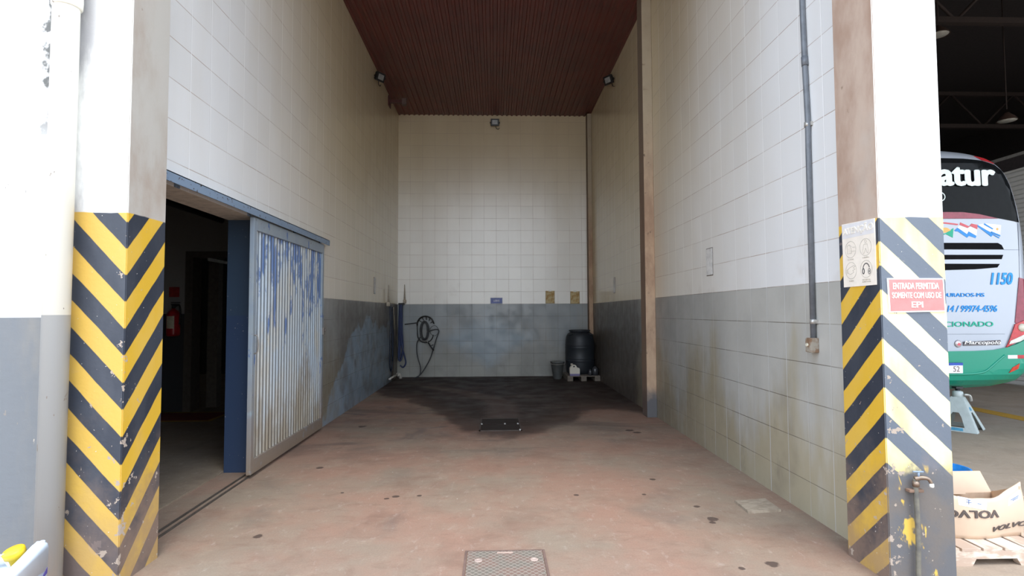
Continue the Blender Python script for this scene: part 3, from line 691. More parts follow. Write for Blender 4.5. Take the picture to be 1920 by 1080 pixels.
# ------------------------------------------------------------------ bucket, pallet, drum, jug
m_galv = N('galvanised', .38, .75); m_galv.color(m_galv.mix(m_galv.noise(12, 3), (.26, .28, .28), (.42, .44, .43))); m_galv = m_galv.m
bk = thing('metal_bucket', 'galvanised metal bucket on the wet floor left of the pallet', 'bucket', (1.225, 10.75, 0))
bm = BM(); lathe(bm, [(.076, .0), (.08, .006), (.135, .325), (.142, .328), (.142, .338), (.130, .338), (.078, .02), (.001, .02)], (1.225, 10.75, 0), 32); obj('body', bm, m_galv, bk)
bm = BM(); tube(bm, [(1.085, 10.75, .325), (1.09, 10.66, .30), (1.225, 10.60, .285), (1.36, 10.66, .30), (1.365, 10.75, .325)], .005, 8, smooth_path=6); obj('handle', bm, m_clip, bk)
m_wd = plain('weathered_wood', (.20, .165, .13), .8, scale=30)
def pallet(name, label, x0, x1, y0, y1, h, along, mt, nslat, z0=0, notch=False):
    t = thing(name, label, 'pallet', ((x0+x1)/2, (y0+y1)/2, z0)); th = h*.17
    if along == 'X':
        w = (y1-y0)/nslat
        for i in range(nslat):
            bm = BM(); box(bm, x0, x1, y0+i*w, y0+i*w+w*.82, z0+h-th, z0+h, bev=.002); obj('slat', bm, mt, t)
        for x in (x0, (x0+x1)/2-.05, x1-.10):
            bm = BM(); box(bm, x, x+.10, y0, y1, z0, z0+h-th, bev=.003); obj('stringer', bm, mt, t)
    else:
        w = (x1-x0)/nslat
        for i in range(nslat):
            bm = BM(); box(bm, x0+i*w+w*.06, x0+i*w+w*.94, y0, y1, z0+h-th, z0+h, bev=.002); obj('slat', bm, mt, t)
        L_ = x1-x0
        for y in (y0, (y0+y1)/2-.02, y1-.04):
            bm = BM(); a = x0; hh = h-th
            poly = [(x0, z0), (x0+.17*L_, z0), (x0+.19*L_, z0+.035), (x0+.40*L_, z0+.035), (x0+.42*L_, z0), (x0+.58*L_, z0), (x0+.60*L_, z0+.035), (x0+.81*L_, z0+.035), (x0+.83*L_, z0), (x1, z0), (x1, z0+hh), (x0, z0+hh)]
            prism(bm, poly, 'Y', y, y+.04); obj('stringer', bm, mt, t)
    return t
pallet('pallet', 'small grey wooden pallet under the black drum in the far corner', 1.37, 2.0-.02, 10.35, 11.02, .10, 'X', m_wd, 6)
m_drum = plain('black_plastic', (.022, .026, .032), .5, scale=6)
dr = thing('plastic_drum', 'large black plastic drum standing on the pallet in the far corner', 'drum', (1.67, 10.76, .10))
DX, DY = 1.67, 10.80
bm = BM(); prof = [(.20, .10), (.235, .105), (.255, .13), (.272, .20), (.280, .32), (.281, .345), (.287, .355), (.281, .365), (.281, .385), (.287, .395), (.281, .405), (.283, .50), (.282, .60), (.288, .612), (.281, .622), (.281, .64), (.287, .652), (.281, .662), (.276, .74), (.262, .82), (.235, .87), (.20, .895), (.19, .90), (.19, .925), (.001, .925)]
lathe(bm, prof, (DX, DY, 0), 48); obj('body', bm, m_drum, dr)
bm = BM(); lathe(bm, [(.192, .915), (.205, .917), (.207, .928), (.205, .942), (.17, .948), (.001, .950)], (DX, DY, 0), 48)
for k in range(24):
    a = 2*math.pi*k/24; box(bm, DX+.203*math.cos(a)-.006, DX+.203*math.cos(a)+.006, DY+.203*math.sin(a)-.006, DY+.203*math.sin(a)+.006, .918, .94)
obj('lid', bm, m_drum, dr)
for s in (-1, 1):
    bm = BM(); tube(bm, [(DX+s*.16, DY-.15, .87), (DX+s*.20, DY-.19, .86), (DX+s*.235, DY-.13, .85)], .014, 8, smooth_path=5); obj('handle', bm, m_drum, dr)
jg = thing('plastic_jug', 'small cream plastic jug with purple base in front of the drum', 'jug', (1.505, 10.43, .10))
mj = N('jug_plastic', .35); v, X, Y, Z = mj.pos(); mj.color(mj.mix(mj.rng(Z, .034, .042), (.20, .17, .34), (.72, .66, .55)))
bm = BM(); poly = [(1.415, .10), (1.598, .10), (1.600, .225), (1.592, .243), (1.545, .247), (1.535, .29), (1.515, .303), (1.475, .303), (1.45, .29), (1.425, .262), (1.412, .24)]
prism(bm, poly, 'Y', 10.355, 10.455); bmesh.ops.bevel(bm, geom=bm.edges[:], offset=.006, segments=2, affect='EDGES'); obj('body', bm, mj.m, jg)
bm = BM(); prism(bm, [(1.475, .262), (1.50, .262), (1.505, .285), (1.478, .288)], 'Y', 10.343, 10.356); obj('handle_hole', bm, m_black, jg, 'dark gap under the handle')
bm = BM(); lathe(bm, [(.02, .298), (.022, .30), (.022, .325), (.001, .327)], (1.455, 10.405, 0), 16); obj('cap', bm, plain('cap_cream', (.7, .62, .5), .4), jg)
m_glassy = plain('dark_bottle', (.05, .05, .055), .2)
for (x, y, r, h, lb) in ((1.90, 10.44, .06, .17, 'dark plastic container on the pallet right of the drum'), (1.805, 10.42, .035, .12, 'small dark bottle on the pallet at the drum foot')):
    bm = BM(); lathe(bm, [(r*.9, .10), (r, .108), (r, .10+h*.7), (r*.7, .10+h*.88), (r*.4, .10+h*.92), (r*.4, .10+h), (.001, .10+h)], (x, y, 0), 20)
    solo('dark_container', bm, m_glassy, lb, 'container', (x, y, .10))

# ------------------------------------------------------------------ floor covers
m_grate = N('cover_concrete', .7); v, X, Y, Z = m_grate.pos()
dg1 = m_grate.math('PINGPONG', m_grate.math('ADD', m_grate.math('ADD', X, m_grate.math('MULTIPLY', Y, 1.0)), 10), .0175)
dg2 = m_grate.math('PINGPONG', m_grate.math('ADD', m_grate.math('SUBTRACT', X, m_grate.math('MULTIPLY', Y, 1.0)), 10), .0175)
rid = m_grate.math('MAXIMUM', m_grate.rng(dg1, .0018, .0036, 1, 0), m_grate.rng(dg2, .0018, .0036, 1, 0))
m_grate.color(m_grate.mix(rid, m_grate.mix(m_grate.rng(m_grate.noise(9, 4), .4, .6), (.16, .135, .105), (.20, .125, .095)), (.36, .30, .24))).bump(rid, .8, .004); m_grate = m_grate.m
mh = thing('access_cover', 'square diamond-patterned metal access cover in the floor nearest the camera', 'floor cover', (.055, 2.85, 0))
bm = BM(); x0, x1, y0, y1 = -.148, .258, 2.62, 3.045
for (a, b, c_, d) in ((x0-.012, x0, y0, y1), (x1, x1+.012, y0, y1), (x0-.012, x1+.012, y1, y1+.012), (x0-.012, x1+.012, y0-.012, y0)): box(bm, a, b, c_, d, -.01, .004)
obj('frame', bm, plain('frame_rust', (.18, .11, .085), .8), mh)
bm = BM(); box(bm, x0+.004, x1-.004, y0+.004, y1-.004, -.01, .006, bev=.001); obj('lid', bm, m_grate, mh)
bm = BM(); box(bm, .012, .098, 3.010, 3.024, .006, .0085, bev=.001); obj('name_bar', bm, plain('bar_pink', (.48, .34, .27), .7), mh, 'smooth raised bar at the far edge')
for x in (-.085, .205):
    bm = BM(); lathe(bm, [(.022, .006), (.020, .009), (.010, .009), (.008, .007), (.001, .007)], (x, 2.93, 0), 16); obj('lifting_eye', bm, plain('eye_pink', (.46, .34, .28), .7), mh)
dn = thing('floor_drain', 'wet metal drain cover in the dark stain on the floor', 'floor cover', (.06, 6.45, 0))
bm = BM(); x0, x1, y0, y1 = -.165, .30, 6.08, 6.78
for (a, b, c_, d) in ((x0, x0+.014, y0, y1), (x1-.014, x1, y0, y1), (x0, x1, y1-.014, y1), (x0, x1, y0, y0+.014)): box(bm, a, b, c_, d, -.01, .010)
obj('frame', bm, plain('wet_steel', (.075, .055, .045), .55, spec=.3), dn)
bm = BM()
for y in (6.10, 6.45): box(bm, x0+.02, x1-.02, y, y+.31, -.01, .006, bev=.002)
obj('lid', bm, plain('wet_lid', (.026, .017, .014), .6, spec=.2), dn)
for (a, b) in ((x0+.02, 6.425), (x1-.03, 6.425), (.12, 6.425), (x1-.02, 6.09)):
    bm = BM(); lathe(bm, [(.012, .0), (.012, .016), (.006, .02), (.001, .02)], (a, b, 0), 10); obj('bolt', bm, m_clip, dn, 'bright wet bolt')

bm = BM(); poly = [(1.619, 3.545), (1.842, 3.562), (1.845, 3.775), (1.62, 3.745)]; prism(bm, poly, 'Z', .0, .016); 
nt = N('loose_tile', .7); nt.color(nt.mix(nt.rng(nt.noise(18, 4, stretch=(1, 4, 1)), .4, .6), (.36, .295, .22), (.26, .205, .15)))
solo('loose_tile', bm, nt.m, 'loose square beige tile lying on the floor by the right wall', 'tile', (1.73, 3.66, 0))

# ------------------------------------------------------------------ signs on right column
SX = 1.8695
cs = thing('safety_notice', 'cream notice with four round pictograms on the inner face of the right column', 'sign', (SX, 2.765, 1.42))
bm = BM(); prism(bm, [(2.890, 1.415), (2.640, 1.417), (2.638, 1.744), (2.893, 1.752)], 'X', SX-.004, SX); obj('board', bm, plain('notice_cream', (.86, .78, .67), .6, var=.04), cs)
O = (SX-.004, 2.893, 1.415); U = (0, -1, 0); V = (0, 0, 1)
bm = BM(); prism(bm, [(2.888, 1.672), (2.643, 1.672), (2.641, 1.742), (2.890, 1.748)], 'X', SX-.0045, SX-.004); obj('header', bm, plain('notice_header', (.72, .70, .69), .6, var=.03), cs, 'faded bluish header band')
bm = text_bm('ATENÇÃO', (.012, .244, .270, .318), (SX-.0046, 2.893, 1.415), U, V, .0015, bold=.04); obj('lettering', bm, plain('faded_white', (.90, .84, .74), .6), cs, 'faded white header letters')
ml = plain('faint_ink', (.50, .45, .38), .7); mk_ = plain('dark_ink', (.10, .095, .09), .7)
bm = BM(); th = .0006; O2 = (SX-.004, 2.893, 1.415)
for (cu_, cv_) in ((.068, .195), (.185, .195), (.068, .085), (.185, .085)): ring2d(bm, O2, U, V, cu_, cv_, .043, .043, .0022)
# glove icon
stroke2d(bm, O2, U, V, [(.04, .215), (.04, .175), (.075, .175), (.075, .200), (.058, .222), (.04, .215)], .002)
stroke2d(bm, O2, U, V, [(.058, .222), (.085, .205), (.105, .205)], .0016); stroke2d(bm, O2, U, V, [(.075, .185), (.105, .185)], .0016)
for q in (.183, .191, .199): stroke2d(bm, O2, U, V, [(.044, q), (.072, q)], .0008)
# coverall icon
ring2d(bm, O2, U, V, .185, .225, .007, .008, .0018, 16)
stroke2d(bm, O2, U, V, [(.172, .210), (.198, .210), (.206, .180), (.203, .163), (.195, .167), (.185, .190), (.175, .167), (.167, .163), (.164, .180), (.172, .210)], .0018)
# gloves pair
stroke2d(bm, O2, U, V, [(.035, .09), (.055, .10), (.09, .11), (.102, .105), (.085, .098), (.10, .09), (.08, .085), (.09, .075), (.06, .065), (.04, .075), (.035, .09)], .0018)
for q in (.07, .078, .086): stroke2d(bm, O2, U, V, [(.028, q), (.045, q+.004)], .0012)
obj('pictograms', bm, ml, cs, 'faint line drawings in circles')
bm = BM(); ring2d(bm, O2, U, V, .185, .083, .024, .030, .005, 24, math.radians(15), math.radians(165))
ring2d(bm, O2, U, V, .163, .075, .007, .013, .006, 20); ring2d(bm, O2, U, V, .207, .072, .008, .014, .003, 20); ring2d(bm, O2, U, V, .207, .072, .002, .005, .002, 12)
obj('earmuff_drawing', bm, mk_, cs, 'dark earmuff drawing')
bm = BM()
for (s_, u_, w_, z_) in (('LUVAS', .068, .022, .140), ('AVENTAL', .185, .026, .140), ('LUVAS', .068, .018, .028), ('PROTETOR', .185, .030, .028), ('AURICULAR', .185, .032, .018)):
    obj('caption', text_bm(s_, (u_-w_, u_+w_, z_, z_+.0065), (SX-.004, 2.893, 1.415), U, V, .0015), ml, cs, 'tiny grey caption')
RY = 2.6145
rs_ = thing('warning_sign', 'red sign with three lines of white lettering on the front of the right column', 'sign', (2.04, RY, 1.28))
bm = BM(); prism(bm, [(1.905, 1.281), (2.184, 1.285), (2.180, 1.446), (1.900, 1.447)], 'Y', RY-.005, RY); obj('border', bm, plain('sign_white', (.85, .80, .76), .5, var=.03), rs_, 'white border')
bm = BM(); prism(bm, [(1.911, 1.287), (2.178, 1.291), (2.174, 1.440), (1.906, 1.441)], 'Y', RY-.0056, RY-.005); obj('face', bm, plain('faded_sign_red', (.56, .20, .185), .5, var=.06), rs_)
bm = text_bm('ENTRADA PERMITIDA', (1.926, 2.152, 1.394, 1.424), (0, RY-.0056, 0), (1,0,0), (0,0,1), .0018, bold=.014)
join(bm, text_bm('SOMENTE COM USO DE', (1.920, 2.162, 1.350, 1.378), (0, RY-.0056, 0), (1,0,0), (0,0,1), .0018, bold=.014))
join(bm, text_bm('EPI', (2.015, 2.070, 1.305, 1.333), (0, RY-.0056, 0), (1,0,0), (0,0,1), .0018, bold=.014))
obj('lettering', bm, plain('sign_letter', (.9, .84, .78), .5, var=.03), rs_, 'white letters')

# tap and water pipe
wt = thing('water_tap', 'old brass tap on a rusty standpipe fixed to the right column', 'tap', (1.99, 2.575, 0))
m_brass = plain('dull_brass', (.26, .19, .14), .4, .7)
bm = BM(); tube(bm, [(1.985, 2.590, 0), (1.992, 2.590, .25), (1.988, 2.590, .44), (1.990, 2.590, .495)], .011, 12, smooth_path=5); obj('standpipe', bm, plain('painted_pipe', (.16, .145, .11), .6, c2=(.09, .085, .075)), wt)
bm = BM(); tube(bm, [(1.990, 2.590, .46), (1.990, 2.590, .485)], .015, 12); tube(bm, [(1.985, 2.590, .495), (2.01, 2.58, .503), (2.035, 2.57, .500), (2.045, 2.565, .480)], [.012, .007], 10, smooth_path=4); obj('spout', bm, m_brass, wt)
bm = BM(); tube(bm, [(1.998, 2.582, .505), (1.998, 2.582, .530)], .005, 8); tube(bm, [(1.97, 2.58, .532), (2.02, 2.58, .530)], .004, 8); obj('handle', bm, plain('handle_blue', (.25, .32, .42), .5), wt, 'worn blue handle')
bm = BM(); box(bm, 1.955, 2.025, 2.585, 2.6145, .432, .446, bev=.003); obj('clamp', bm, plain('rust', (.20, .12, .08), .8), wt)
bm = BM(); lathe(bm, [(.008, .0), (.010, .004), (.009, .018), (.001, .019)], (2.046, 2.565, .462), 12); obj('outlet', bm, plain('outlet_pale', (.7, .68, .62), .35), wt, 'pale outlet')

# ------------------------------------------------------------------ jerrycan lower left
jc = thing('jerrycan', 'white plastic jerrycan with yellow cap at the foot of the left drainpipe', 'jerrycan', (-1.845, 2.10, 0))
m_jc = plain('white_plastic', (.66, .74, .82), .35, var=.03)
def soft_prism(poly, a, b, bev=.010):
    bm = BM(); prism(bm, poly, 'X', a, b); bmesh.ops.recalc_face_normals(bm, faces=bm.faces[:])
    bmesh.ops.bevel(bm, geom=bm.edges[:], offset=bev, segments=3, affect='EDGES')
    for f in bm.faces: f.smooth = True
    return bm
obj('body', soft_prism([(1.96, 0), (2.232, 0), (2.235, .345), (2.22, .362), (2.10, .345), (1.96, .335)], -1.975, -1.715, .012), m_jc, jc)
obj('rim', soft_prism([(1.962, .30), (2.234, .30), (2.236, .395), (2.230, .418), (2.214, .428), (2.19, .425), (2.10, .385), (2.04, .368), (1.962, .36)], -1.75, -1.714, .010), m_jc, jc)
bm = BM(); tube(bm, [(-1.8, 2.17, .35), (-1.815, 2.155, .385), (-1.875, 2.13, .392), (-1.935, 2.11, .385), (-1.955, 2.10, .34)], .013, 10, smooth_path=5); obj('handle', bm, m_jc, jc)
bm = BM(); lathe(bm, [(.026, -.045), (.026, .0), (.034, .001), (.035, .022), (.031, .026), (.001, .027)], (0, 0, 0), 24)
bmesh.ops.transform(bm, matrix=Matrix.Translation((-1.793, 2.172, .388)) @ Matrix.Rotation(-.15, 4, 'Y') @ Matrix.Rotation(.30, 4, 'X'), verts=bm.verts[:])
obj('cap', bm, plain('yellow_plastic', (.72, .48, .01), .35), jc, 'yellow screw cap')
bm = BM(); tube(bm, [(-1.815, 2.15, .402), (-1.865, 2.09, .385), (-1.915, 2.03, .36), (-1.945, 2.0, .34)], .004, 6); obj('strap', bm, plain('strap_white', (.7, .72, .7), .5), jc)
bm = BM(); prism(bm, [(2.178, .272), (2.222, .300), (2.222, .322), (2.205, .300)], 'X', -1.715, -1.713); obj('label', bm, plain('label_purple', (.08, .06, .25), .5), jc, 'purple label edge')

# ------------------------------------------------------------------ HALL on the right
m_hd = plain('hall_dark', (.05, .042, .042), .85); m_truss = plain('truss_brown', (.035, .022, .018), .8)
bm = BM(); box(bm, 2.1, 17, 2.6, 27, 7.4, 7.5); struct('ceiling.002', bm, m_hd)
bm = BM(); box(bm, 2.1, 17, 26.8, 27, 0, 7.4); struct('wall_hall_back', bm, m_hd)
bm = BM(); box(bm, 16.8, 17, 2.6, 27, 0, 7.4); struct('wall_hall_right', bm, m_hd)
bm = BM(); box(bm, 2.14, 2.2, 2.93, 27, 0, 7.4); struct('wall_hall_left', bm, plain('hall_left', (.35, .33, .30), .8))
bm = BM(); box(bm, 2.195, 17, 2.7, 2.9, 4.6, 7.5); struct('wall_hall_front', bm, plain('facade_white_b', (.8, .79, .76), .8))
ncw = N('ribbed_white', .6); v, X, Y, Z = ncw.pos(); rb = ncw.math('PINGPONG', Z, .04)
ncw.color(ncw.mix(ncw.rng(rb, .0, .012), (.62, .60, .56), (.82, .80, .76))).bump(ncw.rng(rb, 0, .02), .6, .02)
bm = BM(); box(bm, 9.0, 9.12, 7, 26, 0, 3.72, 0); box(bm, 8.98, 9.12, 7, 26, 3.72, 3.93, 1); box(bm, 8.95, 9.14, 7, 26, 3.93, 3.98, 2)
struct('wall_partition', bm, [ncw.m, plain('band_dark', (.06, .05, .05), .6), plain('band_pale', (.38, .36, .33), .5)])
def truss(y, lab):
    bm = BM(); z0, z1 = 5.75, 6.55
    box(bm, 2.2, 16.8, y-.05, y+.05, z0, z0+.09); box(bm, 2.2, 16.8, y-.05, y+.05, z1, z1+.09)
    x = 2.4; s = 0
    while x < 16:
        a, b = ((x, z0+.05), (x+.8, z1+.05)) if s == 0 else ((x, z1+.05), (x+.8, z0+.05))
        tube(bm, [(a[0], y, a[1]), (b[0], y, b[1])], .025, 6); x += .8; s = 1-s
    tag(obj('roof_truss', bm, m_truss), lab, 'roof truss')
truss(8.2, 'dark brown lattice roof truss above the bus, nearest the opening')
truss(13, 'dark brown lattice roof truss deep in the hall')
def lamp(loc, lab):
    t = thing('hanging_lamp', lab, 'lamp', loc, 'dark dish lamps under the hall roof'); x, y, z = loc
    bm = BM(); lathe(bm, [(.03, z+.14), (.045, z+.12), (.10, z+.07), (.150, z+.0), (.153, z-.004), (.142, z+.004), (.08, z+.06), (.001, z+.08)], (x, y, 0), 28); obj('shade', bm, plain('lamp_metal', (.10, .06, .045), .5, .3), t)
    bm = BM(); lathe(bm, [(.001, z-.022), (.07, z-.018), (.12, z-.008), (.135, z+.003), (.001, z+.004)], (x, y, 0), 28); obj('diffuser', bm, plain('lamp_glass', (.5, .48, .42), .3), t)
    bm = BM(); tube(bm, [(x, y, z+.2), (x, y, 7.4)], .01, 6); obj('stem', bm, m_truss, t)
lamp((8.78, 9.05, 4.53), 'dish lamp hanging above the right end of the bus')
lamp((6.83, 8.1, 5.52), 'dish lamp half hidden behind the top of the right column')
m_yl = plain('floor_yellow', (.50, .27, .02), .7)
bm = BM()
prism(bm, [(6.17, 3.2), (6.40, 3.2), (6.40, 20), (6.17, 20)], 'Z', 0, .003)
tag(obj('floor_line', bm, m_yl), 'yellow line painted on the hall floor beside the bus', 'marking')

# ------------------------------------------------------------------ bus
CX, CZ = 4.70, 1.75; BY = 5.90
half = [(0, 3.13), (.5, 3.105), (.80, 3.06), (1.0, 2.975), (1.12, 2.83), (1.19, 2.62), (1.245, 2.35), (1.275, 2.0), (1.28, 1.4), (1.27, 1.0), (1.24, .64), (1.17, .53), (1.0, .465), (.45, .425), (0, .42)]
def dens(pts, k=5):
    out = []; P = [pts[0]]+pts+[pts[-1]]
    for i in range(1, len(P)-2):
        p0, p1, p2, p3 = [Vector((*q, 0)) for q in P[i-1:i+3]]
        for j in range(k):
            t_ = j/k; q = .5*((2*p1)+(p2-p0)*t_+(2*p0-5*p1+4*p2-p3)*t_*t_+(3*p1-p0-3*p2+p3)*t_**3); out.append((q.x, q.y))
    out.append(pts[-1]); return out
rh = dens(half); outline = [(CX+x, z) for x, z in rh] + [(CX-x, z) for x, z in rh[::-1][1:-1]]
oang = sorted([(math.atan2(z-CZ, x-CX), math.hypot(x-CX, z-CZ)) for x, z in outline])
def rad(a):
    n_ = len(oang)
    for i in range(n_):
        a0, r0 = oang[i]; a1, r1 = oang[(i+1) % n_]
        if i == n_-1: a1 += 2*math.pi
        if a0 <= a <= a1: break
    else:
        a0, r0 = oang[-1]; a1, r1 = oang[0]; a0 -= 2*math.pi
    # straight-line interpolation between outline points
    x0, y0, x1, y1 = r0*math.cos(a0), r0*math.sin(a0), r1*math.cos(a1), r1*math.sin(a1)
    dx, dy = math.cos(a), math.sin(a); den = dx*(y1-y0)-dy*(x1-x0)
    return (x0*(y1-y0)-y0*(x1-x0))/den if abs(den) > 1e-9 else r0
def prof_y(s): return BY + .02*s*s + (.17*((s-.86)/.14)**2.4 if s > .86 else 0)
def surfY(x, z, off=0):
    dx, dz = x-CX, z-CZ; r = math.hypot(dx, dz)
    if r < 1e-6: return BY-off
    s = min(r/rad(math.atan2(dz, dx)), 1.0); return prof_y(s)-off
m_bus = N('bus_silver', .3, .15); m_bus.color(m_bus.mix(m_bus.noise(3, 3), (.43, .46, .515), (.40, .43, .485))); m_bus = m_bus.m
bus = thing('bus', 'white and green coach parked in the hall with its rear facing out', 'bus', (CX, 11, 0))
bm = BM(); rings = []
for s in (.0, .2, .4, .6, .75, .86, .9, .93, .96, .98, .993, 1.0):
    if s == 0: rings.append([bm.verts.new((CX, prof_y(0), CZ))]); continue
    rings.append([bm.verts.new((CX+(x-CX)*s, prof_y(s), CZ+(z-CZ)*s)) for x, z in outline])
for y in (6.3, 8, 12, 16, 16.3): rings.append([bm.verts.new((x, y, z)) for x, z in outline])
nO = len(outline)
for a, b in zip(rings, rings[1:]):
    for k in range(nO):
        if len(a) == 1: f = bm.faces.new((a[0], b[k], b[(k+1) % nO]))
        else: f = bm.faces.new((a[k], a[(k+1) % nO], b[(k+1) % nO], b[k]))
        f.smooth = True
bm.faces.new(rings[-1]); obj('body', bm, m_bus, bus)
def decal(name, poly, mt, off=.004, th=.004, label=None, parent=None, step=.06, smooth=False, bev=0):
    """a panel lying on the curved rear, cut from the outline poly"""
    bm = BM(); vs = [bm.verts.new((x, 0, z)) for x, z in poly]; bm.faces.new(vs)
    bmesh.ops.triangulate(bm, faces=bm.faces[:])
    xs = [p[0] for p in poly]; zs = [p[1] for p in poly]
    if max(xs)-min(xs) > step or max(zs)-min(zs) > step:
        x = min(xs)+step
        while x < max(xs):
            bmesh.ops.bisect_plane(bm, geom=bm.verts[:]+bm.edges[:]+bm.faces[:], plane_co=(x, 0, 0), plane_no=(1, 0, 0)); x += step
        z = min(zs)+step
        while z < max(zs):
            bmesh.ops.bisect_plane(bm, geom=bm.verts[:]+bm.edges[:]+bm.faces[:], plane_co=(0, 0, z), plane_no=(0, 0, 1)); z += step
    for v_ in bm.verts: v_.co.y = surfY(v_.co.x, v_.co.z, off)
    r = bmesh.ops.extrude_face_region(bm, geom=bm.faces[:])
    for v_ in [g for g in r['geom'] if isinstance(g, bmesh.types.BMVert)]: v_.co.y += th + off
    o = obj(name, bm, mt, parent or bus, label); return o
def mirror(poly): return poly + [(2*CX-x, z) for x, z in poly[::-1]]
m_slot = plain('slot_black', (.006, .006, .007), .8, spec=.1); m_win = plain('black_glass', (.008, .009, .010), .10, spec=.07); m_mar = plain('maroon_paint', (.30, .04, .07), .35)
m_grn = N('green_paint', .25); m_grn.color(m_grn.mix(m_grn.noise(2, 3), (.02, .30, .19), (.015, .25, .16))); m_grn = m_grn.m
decal('rear_window', mirror([(CX, 2.985), (5.229, 2.980), (5.448, 2.962), (5.60, 2.92), (5.68, 2.845), (5.745, 2.68), (5.79, 2.502), (5.825, 2.265), (5.575, 2.310), (5.293, 2.350), (CX, 2.37)]), m_win, .006)
decal('maroon_band', mirror([(CX, 2.375), (5.165, 2.374), (5.357, 2.352), (5.575, 2.305), (CX, 2.30)]), m_mar, .010, label='maroon strip below the rear window')
for s in (1, -1):
    P_ = [(5.419, 3.03), (5.55, 3.012), (5.62, 2.935), (5.46, 2.968)]
    decal('marker_lamp', P_ if s == 1 else [(2*CX-x, z) for x, z in P_][::-1], plain('marker_red', (.70, .03, .04), .3), .012)
for P_ in ([(CX, 2.034), (5.563, 2.034), (5.607, 2.010), (5.631, 1.961), (CX, 1.961)], [(CX, 1.902), (5.619, 1.902), (5.60, 1.854), (CX, 1.849)], [(CX, 1.805), (5.576, 1.802), (5.545, 1.762), (5.289, 1.742), (CX, 1.726)]):
    decal('vent_slot', mirror(P_), m_slot, .003)
# flags
mrd = plain('flag_red', (.62, .10, .12), .5, var=.03); mbl = plain('flag_blue', (.01, .24, .66), .5, var=.03); mgr = plain('flag_green', (.0, .38, .22), .5, var=.03)
mye = plain('flag_yellow', (.80, .45, .12), .5, var=.03); mwh = plain('flag_white', (.85, .87, .88), .5, var=.03)
for nm, P_, mt, of in (('flag_stripe', [(4.90, 2.262), (4.974, 2.262), (5.121, 2.244), (5.108, 2.229), (4.973, 2.245), (4.9, 2.25)], mrd, .003),
    ('flag_stripe', [(5.141, 2.261), (5.242, 2.217), (5.269, 2.248), (5.34, 2.233), (5.331, 2.185), (5.255, 2.22), (5.222, 2.2), (5.133, 2.233)], mrd, .003),
    ('flag_stripe', [(5.069, 2.172), (5.106, 2.2), (5.213, 2.128), (5.231, 2.16), (5.319, 2.11), (5.308, 2.087), (5.234, 2.112), (5.211, 2.091), (5.107, 2.162), (5.085, 2.16)], mbl, .003),
    ('flag_stripe', [(5.13, 2.230), (5.222, 2.196), (5.255, 2.216), (5.331, 2.183), (5.321, 2.115), (5.231, 2.163), (5.213, 2.132), (5.106, 2.204)], mwh, .002),
    ('flag_stripe', [(4.90, 2.13), (4.969, 2.141), (5.061, 2.198), (5.048, 2.091), (4.969, 2.132), (4.90, 2.10)], mgr, .003),
    ('flag_stripe', [(4.90, 2.19), (4.968, 2.204), (4.997, 2.198), (5.028, 2.172), (4.969, 2.147), (4.90, 2.14)], mye, .005),
    ('flag_stripe', [(5.534, 2.242), (5.611, 2.233), (5.594, 2.110), (5.35, 2.215), (5.345, 2.235), (5.42, 2.25)], mwh, .002),
    ('flag_stripe', [(5.418, 2.252), (5.518, 2.192), (5.508, 2.183), (5.407, 2.238)], mbl, .004),
    ('flag_stripe', [(5.34, 2.233), (5.491, 2.145), (5.585, 2.095), (5.578, 2.085), (5.509, 2.122), (5.489, 2.103), (5.464, 2.122), (5.333, 2.221)], mbl, .004),
    ('flag_stripe', [(5.491, 2.163), (5.593, 2.122), (5.592, 2.107), (5.491, 2.148)], mbl, .005),
    ('flag_sun', [(5.563+.014*math.cos(a), 2.188+.014*math.sin(a)) for a in [k*math.pi/5 for k in range(10)]], mye, .004)):
    decal(nm, P_, mt, of, .001)
def btext(name, s_, fit, mt, shear=0, bold=0, off=.003, label=None):
    bm = text_bm(s_, fit, (0, 0, 0), (1,0,0), (0,0,1), .003, shear, bold, surf=lambda x, z: surfY(x, z, off)); return obj(name, bm, mt, bus, label)
mlb = plain('letter_blue', (.0, .29, .86), .5, var=.03); mlg = plain('letter_green', (.0, .42, .27), .5, var=.03); mlw = plain('letter_pale', (.78, .88, .86), .5, var=.03)
btext('window_lettering', 'atur', (4.915, 5.535, 2.672, 2.868), mlw, bold=.036, off=.022, label='large white lettering on the rear window')
btext('fleet_number', '1150', (5.462, 5.714, 1.576, 1.702), mlb, .25, .03)
btext('town_lettering', 'DOURADOS-MS', (4.84, 5.379, 1.44, 1.481), mlb, 0, .008)
btext('phone_lettering', '14 / 99974-4596', (4.955, 5.519, 1.275, 1.345), mlb, .25, .012)
btext('green_lettering', 'AR CONDICIONADO', (4.35, 5.467, 1.114, 1.168), mlg, 0, .012, label='green lettering')
bm = BM(); ring2d(bm, (0, 0, 0), (1,0,0), (0,0,1), 4.92, 2.545, .055, .048, .010, 30)
for v_ in bm.verts: v_.co.y = surfY(v_.co.x, v_.co.z, .010) + v_.co.y
obj('window_emblem', bm, mlw, bus, 'round white outline on the window')
# badge
bd = decal('badge', [(5.12, .948), (5.54, .966), (5.548, .938), (5.53, .912), (5.12, .905)], plain('badge_dark', (.13, .12, .13), .3, .5), .008)
bm = text_bm('Marcopolo', (5.128, 5.536, .912, .958), (0,0,0), (1,0,0), (0,0,1), .003, .2, .02, surf=lambda x, z: surfY(x, z, .013)); obj('badge_lettering', bm, plain('chrome', (.75, .75, .75), .25, .6), bd)
bm = BM(); lathe(bm, [(.001, -.012), (.036, -.012), (.042, 0)], (5.065, surfY(5.065, .928), .928), 24, 'Y'); obj('roundel', bm, plain('roundel', (.62, .55, .55), .3, .3), bus)
decal('roundel_mark', [(5.045, .915), (5.075, .905), (5.09, .925), (5.065, .94)], mrd, .0135, .001)
